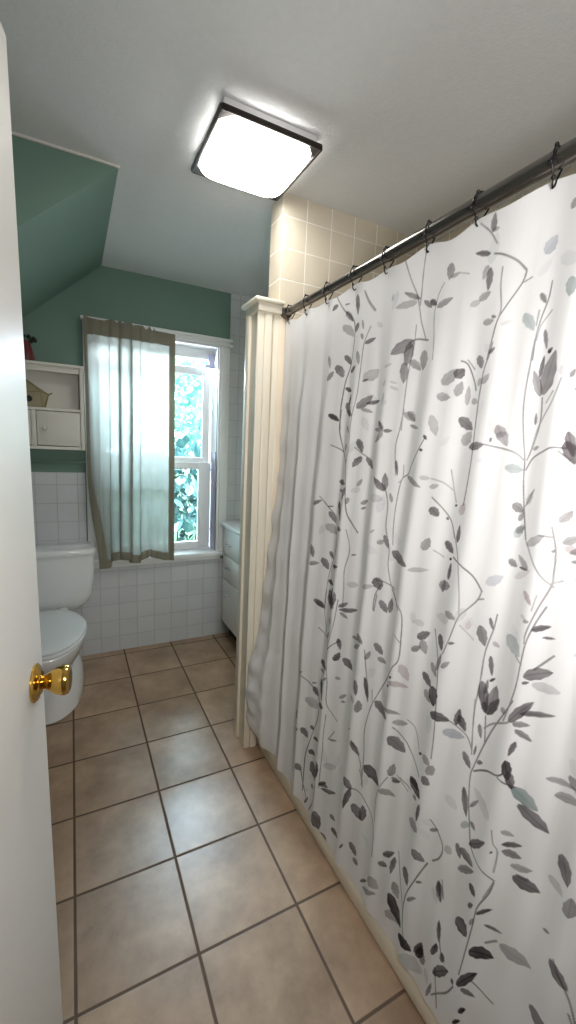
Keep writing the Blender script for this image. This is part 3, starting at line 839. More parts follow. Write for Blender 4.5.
LEAVES = [(1250,1885,1289,1875,10.8,8.0,60,'g'),(1205,1855,1171,1816,12.3,-0.5,55,'g'),(1212,1814,1156,1768,17.9,-4.2,30,'g'),(1129,1803,1144,1777,13.9,5.7,55,'g'),(1157,1894,1140,1828,14.3,3.2,55,'g'),(1215,1876,1192,1876,-2.8,-3.3,50,'g'),(1104,1805,1093,1774,6.3,0.9,40,'g'),(1080,1732,1041,1742,-6.9,-6.2,60,'g'),(1100,1765,1092,1745,7.9,0.8,50,'g'),(1196,1718,1162,1683,13.7,-1.8,60,'g'),(1283,1728,1262,1684,13.9,0.7,35,'g'),(1278,1645,1240,1673,-13.5,-6.0,45,'g'),(1228,1692,1199,1648,18.3,-0.6,55,'g'),(1161,1661,1118,1673,-8.9,-7.6,60,'g'),(1115,1716,1098,1673,12.4,0.9,40,'g'),(1072,1626,1018,1652,-18.1,-12.9,25,'g'),(1077,1623,1057,1628,-3.6,-3.5,60,'g'),(1186,1614,1132,1599,3.4,-6.9,75,'g'),(1171,1567,1115,1517,19.7,-5.8,50,'g'),(1144,1554,1131,1591,-10.6,-2.4,70,'g'),(1086,1543,1037,1580,-14.8,-7.6,55,'g'),(1057,1556,994,1562,-3.6,-6.1,60,'g'),(1073,1542,1029,1529,2.8,-5.0,40,'g'),(1240,1534,1198,1508,10.7,-4.7,65,'g'),(875,1804,931,1834,-3.6,5.7,50,'g'),(884,1800,959,1801,6.7,10.4,30,'g'),(861,1797,828,1771,5.7,-3.7,55,'g'),(881,1705,958,1680,15.4,14.6,50,'g'),(890,1700,899,1642,16.3,4.9,55,'g'),(905,1653,901,1598,14.7,2.4,50,'g'),(887,1656,846,1626,9.8,-6.0,40,'g'),(837,1673,837,1624,17.8,4.2,40,'g'),(986,1651,945,1655,-3.1,-4.4,15,'g'),(983,1599,968,1615,-7.3,-3.7,15,'g'),(948,1609,921,1600,1.5,-3.1,15,'g'),(946,1595,913,1582,2.4,-3.7,15,'g'),(976,1554,970,1581,-9.0,-2.1,15,'g'),(889,1522,843,1498,7.7,-7.6,35,'g'),(864,1489,822,1479,1.3,-4.2,25,'g'),(984,1502,952,1477,7.1,-3.3,35,'g'),(978,1825,976,1844,-4.9,-1.8,25,'g'),(1240,1534,1198,1508,10.7,-4.7,65,'g'),(1153,1542,1102,1521,7.4,-6.4,50,'g'),(1137,1491,1116,1467,7.9,-1.9,50,'g'),(1135,1436,1145,1412,8.7,1.4,40,'g'),(1071,1452,1054,1411,12.0,-1.3,65,'g'),(1056,1399,1083,1364,12.2,3.2,65,'g'),(1037,1397,990,1364,10.5,-5.8,55,'g'),(947,1474,1009,1481,-0.8,6.8,40,'g'),(949,1477,979,1504,-7.8,3.0,45,'g'),(948,1470,991,1442,9.8,6.0,35,'g'),(947,1474,918,1475,-1.9,-5.7,50,'g'),(1176,1312,1108,1310,2.0,-9.8,55,'g'),(1168,1283,1124,1284,0.6,-5.0,50,'g'),(1106,1299,1131,1255,14.4,2.0,50,'g'),(1060,1307,1045,1332,-7.9,-1.5,35,'g'),(1039,1256,1004,1271,-5.8,-6.0,45,'g'),(1036,1241,1010,1249,-2.2,-3.9,50,'g'),(1087,1269,1090,1246,9.5,-0.3,45,'g'),(1159,1247,1115,1188,16.7,-5.5,70,'g'),(1209,1206,1167,1170,12.8,-5.7,55,'g'),(1287,1220,1240,1240,-7.3,-5.7,60,'g'),(1217,1222,1189,1226,-0.5,-3.0,50,'g'),(1218,1160,1151,1135,17.3,-13.0,30,'g'),(1145,1161,1101,1162,3.5,-9.4,60,'g'),(925,1308,975,1345,-10.6,6.1,60,'g'),(925,1311,928,1359,-10.8,0.5,50,'g'),(983,1286,926,1283,3.7,-13.1,15,'g'),(899,1280,908,1306,-6.0,1.3,40,'g'),(898,1396,890,1353,4.9,-0.3,70,'g'),(960,1183,942,1195,-3.8,-2.4,30,'g'),(929,1156,910,1171,-7.3,-4.2,35,'g'),(910,1186,891,1151,8.3,-3.2,60,'g'),(877,1147,798,1126,9.6,-13.1,60,'g'),(794,1118,736,1135,-1.1,-6.5,25,'g'),(852,1356,785,1333,4.9,-7.2,40,'g'),(793,1358,760,1358,0.0,-6.2,20,'g'),(759,1179,745,1214,-12.9,-1.6,40,'g'),(1281,1075,1259,1030,13.9,-4.5,55,'g'),(1278,1004,1233,1016,-1.4,-8.4,50,'g'),(1223,1039,1187,1004,15.3,-7.4,55,'g'),(1192,1069,1159,1047,10.1,-5.8,60,'g'),(1156,1026,1101,1041,-1.2,-7.0,65,'g'),(1181,968,1124,971,5.4,-9.8,70,'g'),(1057,1090,1038,1097,-1.1,-2.7,60,'g'),(1062,995,1016,1002,2.9,-10.9,20,'g'),(1165,940,1104,896,21.0,-13.6,55,'g'),(1130,960,1137,914,11.2,-2.5,65,'g'),(1240,882,1194,866,12.0,-9.6,60,'g'),(983,1012,923,1032,-1.3,-7.7,25,'g'),(922,1058,905,1026,18.3,-8.5,65,'g'),(875,1525,843,1498,10.2,-5.3,35,'g'),(864,1489,822,1479,1.6,-5.0,25,'g'),(795,1463,783,1451,4.6,-2.2,70,'g'),(805,1427,791,1425,0.7,-4.0,70,'g'),(1231,880,1190,863,12.0,-9.0,60,'g'),(1170,920,1117,886,17.0,-11.5,55,'g'),(1113,905,1106,955,-15.9,3.9,60,'g'),(1083,908,1052,936,-7.5,-2.5,60,'g'),(1082,900,997,928,-0.3,-8.0,65,'g'),(1077,893,1047,884,6.2,-5.8,50,'g'),(1136,857,1117,838,8.5,-5.2,40,'g'),(1146,776,1132,805,-7.8,1.2,50,'g'),(1076,803,1065,769,9.1,-4.7,70,'g'),(1082,721,1066,760,-12.6,2.9,75,'g'),(1050,749,992,733,12.6,-13.2,65,'g'),(1179,673,1111,680,9.9,-14.8,65,'g'),(1174,642,1129,656,2.3,-6.4,50,'g'),(1130,633,1102,653,-3.0,-3.9,50,'g'),(1073,668,1050,676,1.8,-7.0,35,'g'),(1049,611,1010,638,-3.2,-6.0,40,'g'),(1038,604,1013,610,2.7,-5.6,45,'g'),(1156,618,1129,554,16.1,-10.3,70,'g'),(1213,558,1174,537,14.1,-12.0,60,'g'),(1307,568,1265,590,-0.9,-5.4,60,'g'),(1224,567,1195,581,0.2,-3.4,50,'g'),(1158,523,1110,538,6.5,-13.9,65,'g'),(1240,498,1166,493,19.2,-21.5,25,'g'),(1305,407,1277,367,15.1,-11.2,55,'g'),(1303,334,1256,360,1.8,-10.4,50,'g'),(1243,374,1216,351,13.5,-11.6,60,'g'),(1207,408,1178,402,7.8,-8.2,65,'g'),(1178,372,1126,404,0.7,-7.8,65,'g'),(1077,438,1043,458,0.2,-4.6,60,'g'),(1205,308,1152,321,9.1,-14.2,75,'g'),(1184,272,1133,241,24.5,-24.7,60,'g'),(1120,266,1122,329,-15.0,10.8,75,'g'),(1262,214,1233,198,13.7,-13.5,60,'g'),(1089,334,1024,370,4.4,-16.1,20,'g'),(1101,252,1062,269,5.5,-11.7,65,'g'),(1015,834,960,855,0.1,-6.5,40,'g'),(975,868,940,848,9.8,-8.4,50,'g'),(994,811,946,845,-5.8,-5.8,40,'g'),(927,803,914,837,-8.1,1.6,45,'g'),(902,869,867,846,10.2,-9.1,60,'g'),(887,831,849,828,5.5,-8.6,50,'g'),(901,998,869,970,10.7,-7.7,60,'g'),(859,974,856,1018,-13.6,3.4,55,'g'),(760,913,733,936,-5.6,-5.7,50,'g'),(749,953,710,980,-6.0,-9.0,65,'g'),(735,952,713,922,11.5,-8.7,40,'g'),(785,860,756,829,12.2,-10.4,30,'p'),(824,792,753,813,2.2,-9.3,35,'p'),(880,698,809,689,11.0,-15.3,60,'g'),(831,709,767,726,2.6,-7.6,40,'g'),(964,723,946,679,13.2,-8.6,60,'g'),(924,749,906,679,6.6,-4.0,80,'g'),(979,660,952,651,8.4,-9.1,20,'g'),(935,628,935,669,-14.6,7.9,50,'g'),(794,645,738,637,13.0,-19.3,60,'g'),(787,692,742,717,-0.3,-8.9,35,'g'),(830,777,817,784,-0.7,-4.0,80,'g'),(821,808,807,815,-0.7,-4.5,80,'g'),(951,525,913,497,9.1,-9.1,65,'g'),(892,484,810,483,14.9,-23.0,75,'g'),(776,537,768,581,-11.8,6.2,50,'g'),(771,537,743,545,3.6,-8.5,50,'g'),(969,390,925,372,12.0,-14.2,60,'g'),(711,585,674,579,7.1,-11.4,70,'g'),(669,625,639,622,7.8,-13.4,60,'g'),(714,875,677,856,8.4,-9.9,70,'g'),(699,837,672,820,8.7,-10.1,40,'g'),(677,678,647,670,7.5,-11.5,35,'g'),(693,666,681,675,-0.7,-4.2,85,'g'),(973,553,961,561,-0.6,-3.5,50,'g'),(1100,248,1072,280,-7.0,-2.1,70,'g'),(1090,241,1010,284,4.1,-11.3,65,'g'),(1162,198,1154,184,8.0,-7.3,50,'g'),(1202,92,1179,132,-10.8,4.5,60,'g'),(1116,135,1081,86,20.8,-21.4,75,'g'),(1073,84,1038,77,10.9,-14.3,60,'g'),(1033,189,1002,188,7.6,-10.6,50,'g'),(1018,149,974,158,8.4,-13.6,55,'g'),(952,142,939,168,-6.0,2.5,60,'g'),(916,195,884,178,10.6,-13.8,65,'g'),(897,160,870,157,7.4,-11.1,65,'g'),(935,75,926,71,4.4,-6.0,70,'g'),(932,371,952,288,14.0,-8.5,70,'g'),(918,330,876,311,15.7,-19.7,65,'g'),(870,312,878,361,-17.7,15.7,65,'g'),(809,472,754,494,4.3,-12.1,40,'g'),(770,527,741,550,-0.9,-5.3,50,'g'),(710,582,663,567,10.7,-15.9,75,'g'),(692,551,678,548,4.2,-6.8,50,'g'),(663,553,666,501,8.2,-5.8,65,'g'),(694,483,657,477,9.7,-16.1,40,'g'),(670,418,626,418,8.0,-15.2,55,'g'),(769,297,729,344,-4.2,-6.5,70,'g'),(779,262,750,280,3.7,-12.3,60,'g'),(727,331,733,274,11.7,-9.7,60,'g'),(813,186,771,180,13.7,-22.0,30,'g'),(851,119,821,160,-3.5,-2.7,60,'g'),(838,116,774,161,4.0,-13.4,35,'g'),(690,342,666,314,10.8,-14.4,60,'g'),(720,260,696,232,11.4,-15.7,40,'g'),(734,213,676,169,14.2,-21.3,85,'g'),(739,150,681,171,9.0,-20.2,35,'g'),(641,349,625,359,1.3,-5.1,60,'g'),(661,279,634,306,0.1,-7.9,50,'g'),(682,146,630,148,10.0,-19.9,85,'g'),(618,156,608,206,-11.5,10.1,85,'g'),(596,155,609,183,-8.3,12.3,50,'g'),(670,1838,713,1853,1.1,6.9,65,'g'),(671,1879,670,1917,-9.0,-4.7,45,'g'),(674,1883,654,1882,-3.1,-5.4,30,'g'),(779,1857,780,1819,13.8,5.8,40,'g'),(777,1824,749,1826,-3.8,-5.5,35,'g'),(809,1766,758,1775,-6.7,-8.6,40,'g'),(838,1791,810,1772,5.6,-5.4,70,'g'),(672,1816,683,1790,8.2,5.1,30,'g'),(665,1809,666,1763,9.2,3.9,50,'g'),(686,1750,658,1760,-6.7,-7.9,35,'g'),(708,1743,680,1749,-5.2,-7.1,25,'g'),(668,1698,641,1699,-4.0,-7.7,35,'g'),(649,1708,636,1703,0.6,-3.8,50,'g'),(624,1685,600,1690,-2.3,-3.8,10,'g'),(645,1632,629,1642,-3.6,-3.6,50,'g'),(485,1734,487,1701,12.7,6.0,40,'t'),(557,1800,538,1827,-10.8,-9.4,35,'b'),(517,1860,507,1876,-6.2,-5.8,40,'g'),(552,1728,537,1706,5.4,-1.8,55,'g'),(577,1698,553,1659,10.1,-2.1,35,'t'),(529,1658,518,1620,5.7,0.4,50,'g'),(514,1613,504,1620,-3.4,-3.9,60,'g'),(670,1634,659,1604,10.5,-0.0,50,'g'),(728,1593,706,1610,-11.4,-9.1,60,'g'),(759,1580,724,1612,-13.5,-9.3,35,'g'),(721,1551,709,1583,-11.4,-4.5,35,'g'),(771,1555,734,1549,-0.3,-10.8,35,'g'),(659,1585,663,1567,5.9,2.0,30,'g'),(654,1572,635,1590,-7.0,-5.3,30,'g'),(690,1529,690,1573,-8.4,-1.5,30,'g'),(678,1539,657,1533,1.8,-7.1,30,'g'),(706,1502,660,1474,8.7,-9.7,55,'g'),(685,1441,663,1471,-14.3,-7.6,30,'g'),(664,1436,620,1443,-3.5,-9.3,55,'g'),(605,1458,606,1447,3.7,0.7,50,'g'),(597,1483,570,1440,11.4,-4.4,35,'g'),(596,1460,575,1468,-3.6,-6.1,25,'g'),(779,1511,759,1460,13.3,-1.5,25,'g'),(568,1398,530,1395,-0.0,-10.1,35,'t'),(518,1535,541,1585,-10.0,1.7,45,'g'),(526,1570,521,1610,-5.7,-2.2,60,'g'),(514,1537,496,1614,-15.7,-7.0,50,'g'),(514,1613,506,1616,-2.2,-3.5,70,'g'),(520,1482,522,1505,-3.8,-0.4,50,'g'),(516,1435,503,1442,-2.4,-3.5,35,'g'),(477,1566,478,1586,-6.1,-1.4,15,'g'),(462,1562,454,1576,-4.1,-3.2,50,'g'),(451,1469,437,1424,8.6,-1.5,65,'g'),(543,1327,516,1314,5.1,-9.0,50,'g'),(525,1295,516,1314,-5.9,-2.3,40,'g'),(530,1261,511,1290,-8.8,-5.0,30,'t'),(684,1301,677,1305,-2.0,-2.3,85,'g'),(663,1284,654,1314,-10.7,-1.8,30,'p'),(753,1288,728,1270,9.9,-8.5,60,'g'),(761,1336,736,1345,-3.3,-5.7,30,'g'),(706,1271,698,1266,2.9,-3.2,60,'g'),(636,1407,615,1411,-1.5,-4.6,8,'b'),(512,1329,501,1357,-5.9,-2.1,30,'g'),(660,1221,660,1262,-7.3,0.7,60,'g'),(699,1215,668,1193,8.1,-7.5,65,'g'),(678,1178,669,1179,0.4,-3.6,90,'g'),(672,1129,670,1171,-6.3,0.9,65,'g'),(701,1107,661,1117,-0.7,-13.3,40,'g'),(687,1093,681,1126,-7.6,0.6,35,'g'),(666,1055,629,1051,4.0,-9.1,40,'g'),(640,989,622,996,-0.3,-4.0,60,'g'),(675,995,658,962,10.2,-6.7,65,'g'),(652,924,628,948,-5.2,-4.3,40,'g'),(668,906,657,956,-7.9,1.6,45,'g'),(690,914,662,893,7.5,-7.8,40,'g'),(573,1059,557,1018,10.9,-6.7,60,'g'),(554,1084,544,1060,4.1,-2.5,60,'g'),(541,1034,523,1029,2.8,-5.4,30,'g'),(542,1003,532,960,5.9,-3.4,65,'g'),(573,1152,539,1178,-6.7,-8.4,30,'b'),(599,1037,596,1061,-6.5,1.2,15,'p'),(673,864,656,822,17.1,-12.5,75,'g'),(554,940,533,874,11.4,-8.0,70,'g'),(536,947,523,960,-1.9,-2.5,80,'g'),(527,875,518,946,-16.5,4.9,55,'g'),(543,914,540,950,-5.3,1.7,60,'g'),(529,1271,507,1286,-4.1,-5.9,35,'g'),(499,1253,462,1280,-5.1,-7.1,30,'g'),(534,1214,512,1204,3.8,-6.8,50,'g'),(487,1206,514,1229,-4.6,5.2,35,'g'),(507,1206,487,1206,0.3,-3.1,60,'g'),(514,1181,480,1209,-4.1,-5.4,15,'p'),(432,1271,407,1288,-3.7,-6.5,35,'g'),(428,1263,403,1262,0.6,-8.2,30,'p'),(487,1166,466,1144,4.6,-4.5,40,'p'),(478,1109,464,1112,0.1,-4.3,40,'g'),(485,1119,471,1112,2.5,-4.2,20,'g'),(457,1098,427,1116,-2.1,-5.8,65,'g'),(509,1065,473,1037,10.4,-13.2,30,'t'),(459,1003,413,1034,-3.6,-11.3,60,'g'),(460,989,446,996,-0.6,-3.6,60,'g'),(407,1211,396,1222,-1.6,-2.3,25,'g'),(446,1251,440,1257,-2.2,-2.3,40,'g'),(387,1079,374,1085,-0.6,-3.8,15,'t'),(667,800,610,809,4.7,-13.8,75,'g'),(596,809,592,852,-8.6,3.6,70,'g'),(593,836,573,809,7.7,-7.9,75,'g'),(624,775,573,794,2.3,-13.3,40,'b'),(544,844,534,815,5.1,-4.1,60,'g'),(543,897,533,874,6.9,-5.7,65,'g'),(530,873,506,925,-10.0,-1.6,60,'g'),(498,913,488,905,4.7,-6.2,40,'g'),(476,899,434,962,-8.2,-5.5,65,'g'),(454,927,398,957,-0.5,-6.1,60,'g'),(465,901,434,913,0.4,-7.1,50,'g'),(452,869,461,833,6.4,-1.3,65,'g'),(466,821,453,784,10.1,-9.6,85,'g'),(572,761,549,732,6.5,-7.3,65,'g'),(545,768,543,794,-3.6,1.7,60,'g'),(535,758,520,767,-0.2,-6.0,60,'g'),(445,774,398,762,7.2,-15.6,55,'t'),(559,681,539,619,7.4,-7.2,70,'g'),(535,648,516,682,-4.1,-1.0,50,'g'),(550,593,528,607,1.3,-11.1,40,'t'),(527,620,513,612,3.6,-5.8,50,'g'),(599,628,565,618,6.9,-11.7,12,'b'),(522,569,482,619,-4.4,-7.3,65,'g'),(468,606,461,614,-0.5,-2.8,60,'g'),(448,641,415,670,-0.6,-6.4,65,'g'),(446,628,413,644,2.0,-10.3,55,'g'),(552,543,537,515,5.7,-7.1,65,'g'),(541,540,503,534,6.2,-12.4,60,'g'),(540,487,498,530,-1.6,-9.8,50,'g'),(423,594,369,608,4.6,-15.8,70,'g'),(505,494,485,482,5.6,-9.6,75,'g'),(587,410,577,373,6.9,-8.1,60,'g'),(653,665,634,652,12.1,-15.4,40,'g'),(623,512,603,531,-0.9,-5.3,50,'g'),(580,512,561,505,7.0,-11.9,25,'g'),(569,314,559,263,5.9,-7.3,70,'g'),(502,440,487,460,-2.4,-5.4,70,'g'),(489,406,481,432,-5.4,1.9,40,'g'),(477,447,446,488,-1.8,-4.4,80,'g'),(526,376,492,371,10.8,-22.5,75,'g'),(480,349,431,387,3.6,-20.0,90,'g'),(496,241,455,317,-7.1,-6.3,85,'g'),(483,246,452,259,3.0,-9.2,60,'g'),(513,232,505,226,4.2,-7.7,60,'g'),(480,185,465,211,-2.6,-5.7,85,'g'),(491,142,472,170,-1.1,-6.4,90,'g'),(612,152,606,197,-11.3,11.0,90,'g'),(572,215,566,255,-11.0,10.2,80,'g'),(564,171,524,232,-5.0,-11.8,75,'g'),(542,228,549,248,-6.2,9.0,80,'g'),(672,91,595,129,12.8,-34.2,20,'t'),(583,55,602,66,-8.4,15.7,40,'g'),(425,431,359,454,5.4,-18.5,35,'g'),(572,93,564,142,-7.1,7.0,50,'g'),(587,406,572,363,9.7,-11.9,50,'g')]

PAPER = np.array([244, 244, 246.])
INK = {'g': np.array([64, 58, 61.]), 't': np.array([84, 106, 106.]), 'p': np.array([128, 100, 102.]), 'b': np.array([112, 118, 140.])}
img = np.ones((nv, nu, 3)) * PAPER
du, dz = u[1] - u[0], (1.93 - .083) / (nv - 1)
ucoord, zcoord = u, None
blot = np.zeros((nv, nu))
for k in range(5):                        # watercolour unevenness of the ink
    fx, fz = rng.uniform(20, 90, 2)
    blot += np.sin(fx * U + rng.uniform(0, 6) + 2 * np.sin(fz * Z)) * np.sin(fz * Z + rng.uniform(0, 6))
blot = blot / 5
def window(y0, y1, z0, z1):
    j0 = max(0, int((y0 - U0) / du) - 1); j1 = min(nu, int((y1 - U0) / du) + 2)
    i0 = max(0, int((1.90 - z1) / dz) - 14); i1 = min(nv, int((1.94 - z0) / dz) + 16)
    return i0, i1, j0, j1
def ink(i0, i1, j0, j1, a, colr):
    img[i0:i1, j0:j1] = img[i0:i1, j0:j1] * (1 - a[..., None]) + colr * a[..., None]
def leaf(ax, az, bx, bz, wx, wz, t, c):
    mx_, mz_ = (ax + bx) / 2, (az + bz) / 2          # corners: base, tip and both flanks
    i0, i1, j0, j1 = window(min(ax, bx, mx_ - abs(wx)) - .004, max(ax, bx, mx_ + abs(wx)) + .004, min(az, bz, mz_ - abs(wz)) - .004, max(az, bz, mz_ + abs(wz)) + .004)
    if j1 <= j0 or i1 <= i0:
        return
    uu, zz = U[i0:i1, j0:j1], Z[i0:i1, j0:j1]
    det = (bx - ax) * wz - (bz - az) * wx
    if abs(det) < 1e-7:
        return
    s = ((uu - ax) * wz - (zz - az) * wx) / det
    d = ((bx - ax) * (zz - az) - (bz - az) * (uu - ax)) / det
    hw = abs(det) / math.hypot(bx - ax, bz - az)
    d = d * hw
    sc = np.clip(s, 0, 1)
    prof = 2.5 * sc ** .6 * (1 - sc) ** .85 * hw * (1 + .07 * np.sin(19 * s + ax * 90))
    a = np.clip((prof - np.abs(d)) / .0014 + .4, 0, 1) * ((s > -.02) & (s < 1.02))
    tone = t * (.88 + .30 * blot[i0:i1, j0:j1] + .16 * (d > 0) * np.clip(np.abs(d) / (hw + 1e-6), 0, 1)
                + .22 * np.exp(-(d / .0014) ** 2) * (t > .3) + .12 * np.clip((np.abs(d) - prof * .8) / (hw * .2 + 1e-6), 0, 1))
    ink(i0, i1, j0, j1, a * np.clip(tone, 0, 1), INK[c])
def stem(P, w, t):
    # Catmull-Rom through the points
    Q = [P[0]] + list(P) + [P[-1]]
    S_ = []
    for k in range(1, len(Q) - 2):
        p0, p1, p2, p3 = [np.array(q, float) for q in Q[k - 1:k + 3]]
        for r in np.linspace(0, 1, 6, endpoint=False):
            S_.append(.5 * ((2 * p1) + (-p0 + p2) * r + (2 * p0 - 5 * p1 + 4 * p2 - p3) * r ** 2 + (-p0 + 3 * p1 - 3 * p2 + p3) * r ** 3))
    S_.append(np.array(P[-1], float))
    for A, B in zip(S_, S_[1:]):
        i0, i1, j0, j1 = window(min(A[0], B[0]) - w, max(A[0], B[0]) + w, min(A[1], B[1]) - w, max(A[1], B[1]) + w)
        if j1 <= j0 or i1 <= i0:
            continue
        uu, zz = U[i0:i1, j0:j1], Z[i0:i1, j0:j1]
        D = B - A
        r = np.clip(((uu - A[0]) * D[0] + (zz - A[1]) * D[1]) / (D @ D + 1e-9), 0, 1)
        dd = np.hypot(uu - A[0] - r * D[0], zz - A[1] - r * D[1])
        a = np.clip((w / 2 - dd) / .0012 + .5, 0, 1) * t * np.clip(.9 + .4 * blot[i0:i1, j0:j1], 0, 1)
        # darken, never twice over the same spot
        tgt = PAPER * (1 - a[..., None]) + INK['g'] * a[..., None]
        img[i0:i1, j0:j1] = np.minimum(img[i0:i1, j0:j1], tgt)
for k in range(70):                       # faint washed-out leaves between the vines
    a0 = rng.uniform(0, 6.28); l_ = rng.uniform(.03, .06)
    x_, z_ = rng.uniform(.2, 1.25), rng.uniform(.15, 1.85)
    leaf(x_, z_, x_ + l_ * math.cos(a0), z_ + l_ * math.sin(a0), -l_ * .25 * math.sin(a0), l_ * .25 * math.cos(a0), rng.uniform(.04, .12), 'gtpb'[rng.integers(0, 4)])
for sh in (0, -.62):
    for P, w, t in STEMS:
        Pm = [(a / 1000 + sh, b / 1000) for a, b in P]
        if sh and max(p[0] for p in Pm) > .44:
            continue
        stem(Pm, max(w / 1000 * 1.1, .0034), t)
    for ax, az, bx, bz, wx, wz, t, c in LEAVES:
        if sh and max(ax, bx) / 1000 + sh > .46:
            continue
        leaf(ax / 1000 + sh, az / 1000, bx / 1000 + sh, bz / 1000, wx / 1000, wz / 1000, t / 100, c)
lin = np.where(img / 255 <= .04045, img / 255 / 12.92, ((img / 255 + .055) / 1.055) ** 2.4)
co = np.stack([X, Yc, Z2], -1).reshape(-1, 3)
idx = np.arange(nu * nv).reshape(nv, nu)
quads = np.stack([idx[:-1, :-1], idx[1:, :-1], idx[1:, 1:], idx[:-1, 1:]], -1).reshape(-1, 4)
me = bpy.data.meshes.new('shower_curtain')
me.vertices.add(len(co)); me.vertices.foreach_set('co', co.astype(np.float32).ravel())
me.loops.add(quads.size); me.loops.foreach_set('vertex_index', quads.astype(np.int32).ravel())
me.polygons.add(len(quads)); me.polygons.foreach_set('loop_start', np.arange(0, quads.size, 4, dtype=np.int32))
me.update(calc_edges=True)
at = me.color_attributes.new('print', 'FLOAT_COLOR', 'POINT')
at.data.foreach_set('color', np.concatenate([lin.reshape(-1, 3), np.ones((nu * nv, 1))], 1).astype(np.float32).ravel())
me.polygons.foreach_set('use_smooth', np.ones(len(quads), dtype=bool))
me.materials.append(m_print)
sc_ = bpy.data.objects.new('shower_curtain', me)
COL.objects.link(sc_)
tag(sc_, 'white shower curtain printed with grey leafy vines, hanging in front of the tub', 'shower curtain')

# ------------------------------------------------------------------ window curtain on its rod
wr = tag(empty('window_rod', (.53, 2.80, 2.066)), 'thin white curtain rod fixed to the head casing of the window, behind the curtain top', 'curtain rod')
bm = bmesh.new()
lathe(bm, [(.006, 0), (.006, .90)], 16, Matrix.Translation((.085, 2.838, 2.062)) @ Matrix.Rotation(math.pi / 2, 4, 'Y'))
child(link('pole', bm, m_gloss, None, True), wr)
for x in (.088, .975):
    bm = bmesh.new()
    box(bm, x - .009, x + .009, 2.830, 2.862, 2.052, 2.072, .003)
    child(link('bracket', bm, m_gloss, None, True), wr)
ns, nz = 260, 330
s = np.linspace(0, 1, ns)
zz = np.linspace(0, 1, nz)
xt = .080 + (.594 - .080) * s
zb = np.interp(xt, [.08, .14, .17, .195, .23, .284, .33, .376, .41, .438, .49, .535, .594], [.607, .604, .612, .650, .660, .655, .632, .621, .652, .660, .642, .628, .622])
header = np.where((xt > .19) & (xt < .47), .012 * np.abs(np.sin(xt * 75)) + .006 * np.sin(xt * 190), 0)
zt = 2.088 - .018 * s + header + .010 * np.exp(-((xt - .085) / .02) ** 2)
Zc = zt[None, :] + (zb - zt)[None, :] * zz[:, None]
S2 = np.broadcast_to(s[None, :], Zc.shape)
Xc = np.broadcast_to(xt[None, :], Zc.shape).copy()
low = smooth(1.25, .60, Zc)
Xc = Xc + (1 - smooth(0, .5, S2)) * .052 * low ** 1.3
g = np.exp(-((Xc - .30) / .095) ** 2)
fold = (.017 * g + .003) * np.sin(2 * np.pi * (Xc - .08) / .058 + .6 * np.sin(2.5 * Zc)) + .004 * np.sin(2 * np.pi * Xc / .17)
fold += g * .004 * np.sin(2 * np.pi * Xc / .021 + 4 * Zc) * smooth(1.5, 2.1, Zc)
Ycu = 2.796 + fold * (.55 + .45 * smooth(2.1, 1.7, Zc))
Ycu -= .012 * smooth(1.2, .62, Zc) * smooth(.12, 0, S2)
Xc += g * .027 * np.cos(2 * np.pi * (Xc - .08) / .058 + .6 * np.sin(2.5 * Zc))
co = np.stack([Xc, Ycu, Zc], -1).reshape(-1, 3)
idx = np.arange(ns * nz).reshape(nz, ns)
Q = np.stack([idx[:-1, :-1], idx[1:, :-1], idx[1:, 1:], idx[:-1, 1:]], -1)
Zq = (Zc[:-1, :-1] + Zc[1:, 1:]) / 2
Sq = (S2[:-1, :-1] + S2[1:, 1:]) / 2 * .514
hem = (zt.mean() - Zq < .085) & (Zq > 1.9)
hem |= Sq < .016 + .042 * smooth(1.35, .75, Zq)
hem |= Sq > .514 - .036
hem |= (Zq - np.broadcast_to(((zb[:-1] + zb[1:]) / 2)[None, :], Zq.shape)) < .052
hq = hem.ravel()
quads = Q.reshape(-1, 4)
def grid_obj(name, q, m):
    used = np.unique(q)
    remap = np.zeros(len(co), dtype=np.int64); remap[used] = np.arange(len(used))
    me = bpy.data.meshes.new(name)
    me.from_pydata(co[used].tolist(), [], remap[q].tolist())
    me.polygons.foreach_set('use_smooth', np.ones(len(q), dtype=bool))
    me.materials.append(m)
    o = bpy.data.objects.new(name, me)
    COL.objects.link(o)
    return o
wcur = tag(grid_obj('window_curtain', quads[~hq], m_sheer), 'sheer grey linen curtain covering the left part of the window', 'curtain')
hemo = grid_obj('hem', quads[hq], m_hem)
hemo.parent = wcur
hemo['label'] = 'dark folded hem round the sheer panel'
so = hemo.modifiers.new('thickness', 'SOLIDIFY'); so.thickness = .0015

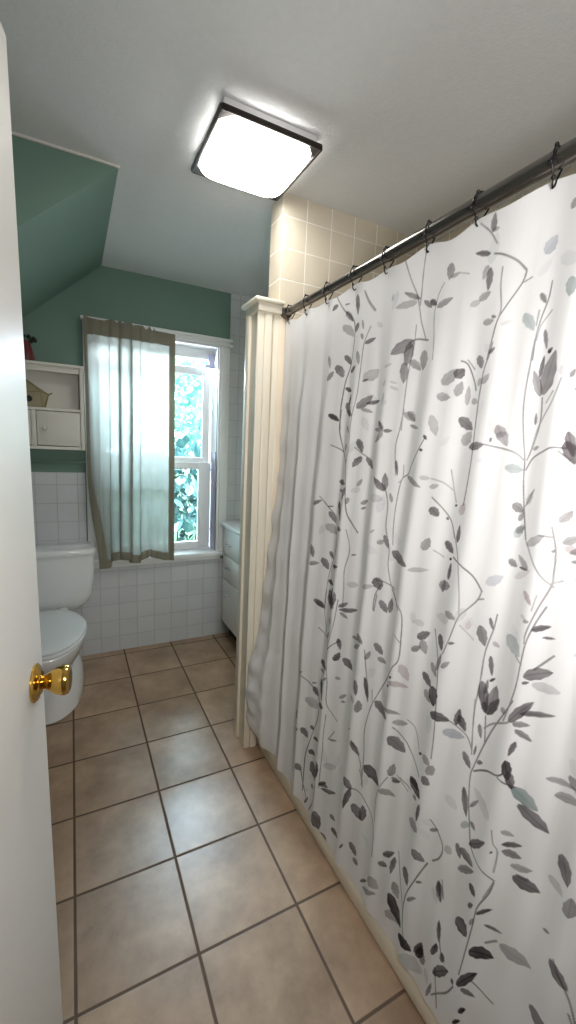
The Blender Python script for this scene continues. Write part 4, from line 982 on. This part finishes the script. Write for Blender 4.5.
# ================================================================== OUTSIDE THE WINDOW
struct(slab('ground', -12, 14, YW + .25, 34, -1.2, -1.1, m_lawn))
def leaves(name, boxv, n, size, m, par, shape=None):
    bm = bmesh.new()
    c = Vector([(a + b) / 2 for a, b in boxv]); h = Vector([(b - a) / 2 for a, b in boxv])
    k = 0
    while k < n:
        p = Vector([random.uniform(-1, 1) for _ in range(3)])
        if p.length > 1 or p.length < .35:
            continue
        if shape and not shape(p):
            continue
        k += 1
        q = Vector((p.x * h.x, p.y * h.y, p.z * h.z)) + c
        R = Matrix.Rotation(random.uniform(0, 6.28), 3, 'Z') @ Matrix.Rotation(random.gauss(.9, .5), 3, 'X') @ Matrix.Rotation(random.uniform(-.5, .5), 3, 'Y')
        l = size * random.uniform(.6, 1.3); w = l * .36
        pts = [(0, 0, 0), (w, l * .3, .06 * l), (w * .8, l * .65, .04 * l), (0, l, -.08 * l), (-w * .8, l * .65, .04 * l), (-w, l * .3, .06 * l)]
        vs = [bm.verts.new(q + R @ Vector(t)) for t in pts]
        bm.faces.new((vs[0], vs[1], vs[2], vs[3])); bm.faces.new((vs[0], vs[3], vs[4], vs[5]))
    o = link(name, bm, m, None)
    return child(o, par)
sh = tag(empty('shrub', (.9, 4.3, -1.1)), 'leafy green shrub growing outside, seen through the lower window pane', 'shrub')
leaves('foliage', ((-.7, 2.5), (3.7, 5.0), (-.9, 1.42)), 3600, .115, m_leaf, sh)
bm = bmesh.new()
for k in range(9):
    a = k * .7
    tube(bm, [(.9 + .1 * math.cos(a), 4.3 + .1 * math.sin(a), -1.1), (.9 + .4 * math.cos(a), 4.3 + .25 * math.sin(a), -.3), (.9 + .9 * math.cos(a), 4.3 + .4 * math.sin(a), .8)], [.018, .013, .006], 7)
child(link('stems', bm, m_bark, None, True), sh)
tree_words = ['distant pale green tree outside, seen through the upper window pane at right', 'distant pale green tree outside behind the middle of the sheer curtain', 'distant pale green tree outside behind the left of the sheer curtain']
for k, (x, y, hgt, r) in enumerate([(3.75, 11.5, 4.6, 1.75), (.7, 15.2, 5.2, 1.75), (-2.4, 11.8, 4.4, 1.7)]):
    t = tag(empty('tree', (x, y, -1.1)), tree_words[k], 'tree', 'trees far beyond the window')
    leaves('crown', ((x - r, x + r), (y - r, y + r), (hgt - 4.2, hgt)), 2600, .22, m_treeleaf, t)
    bm = bmesh.new()
    tube(bm, [(x, y, -1.1), (x + .05, y, 1.0), (x, y + .1, hgt - 1.2)], [.16, .12, .05], 10)
    child(link('trunk', bm, m_bark, None, True), t)
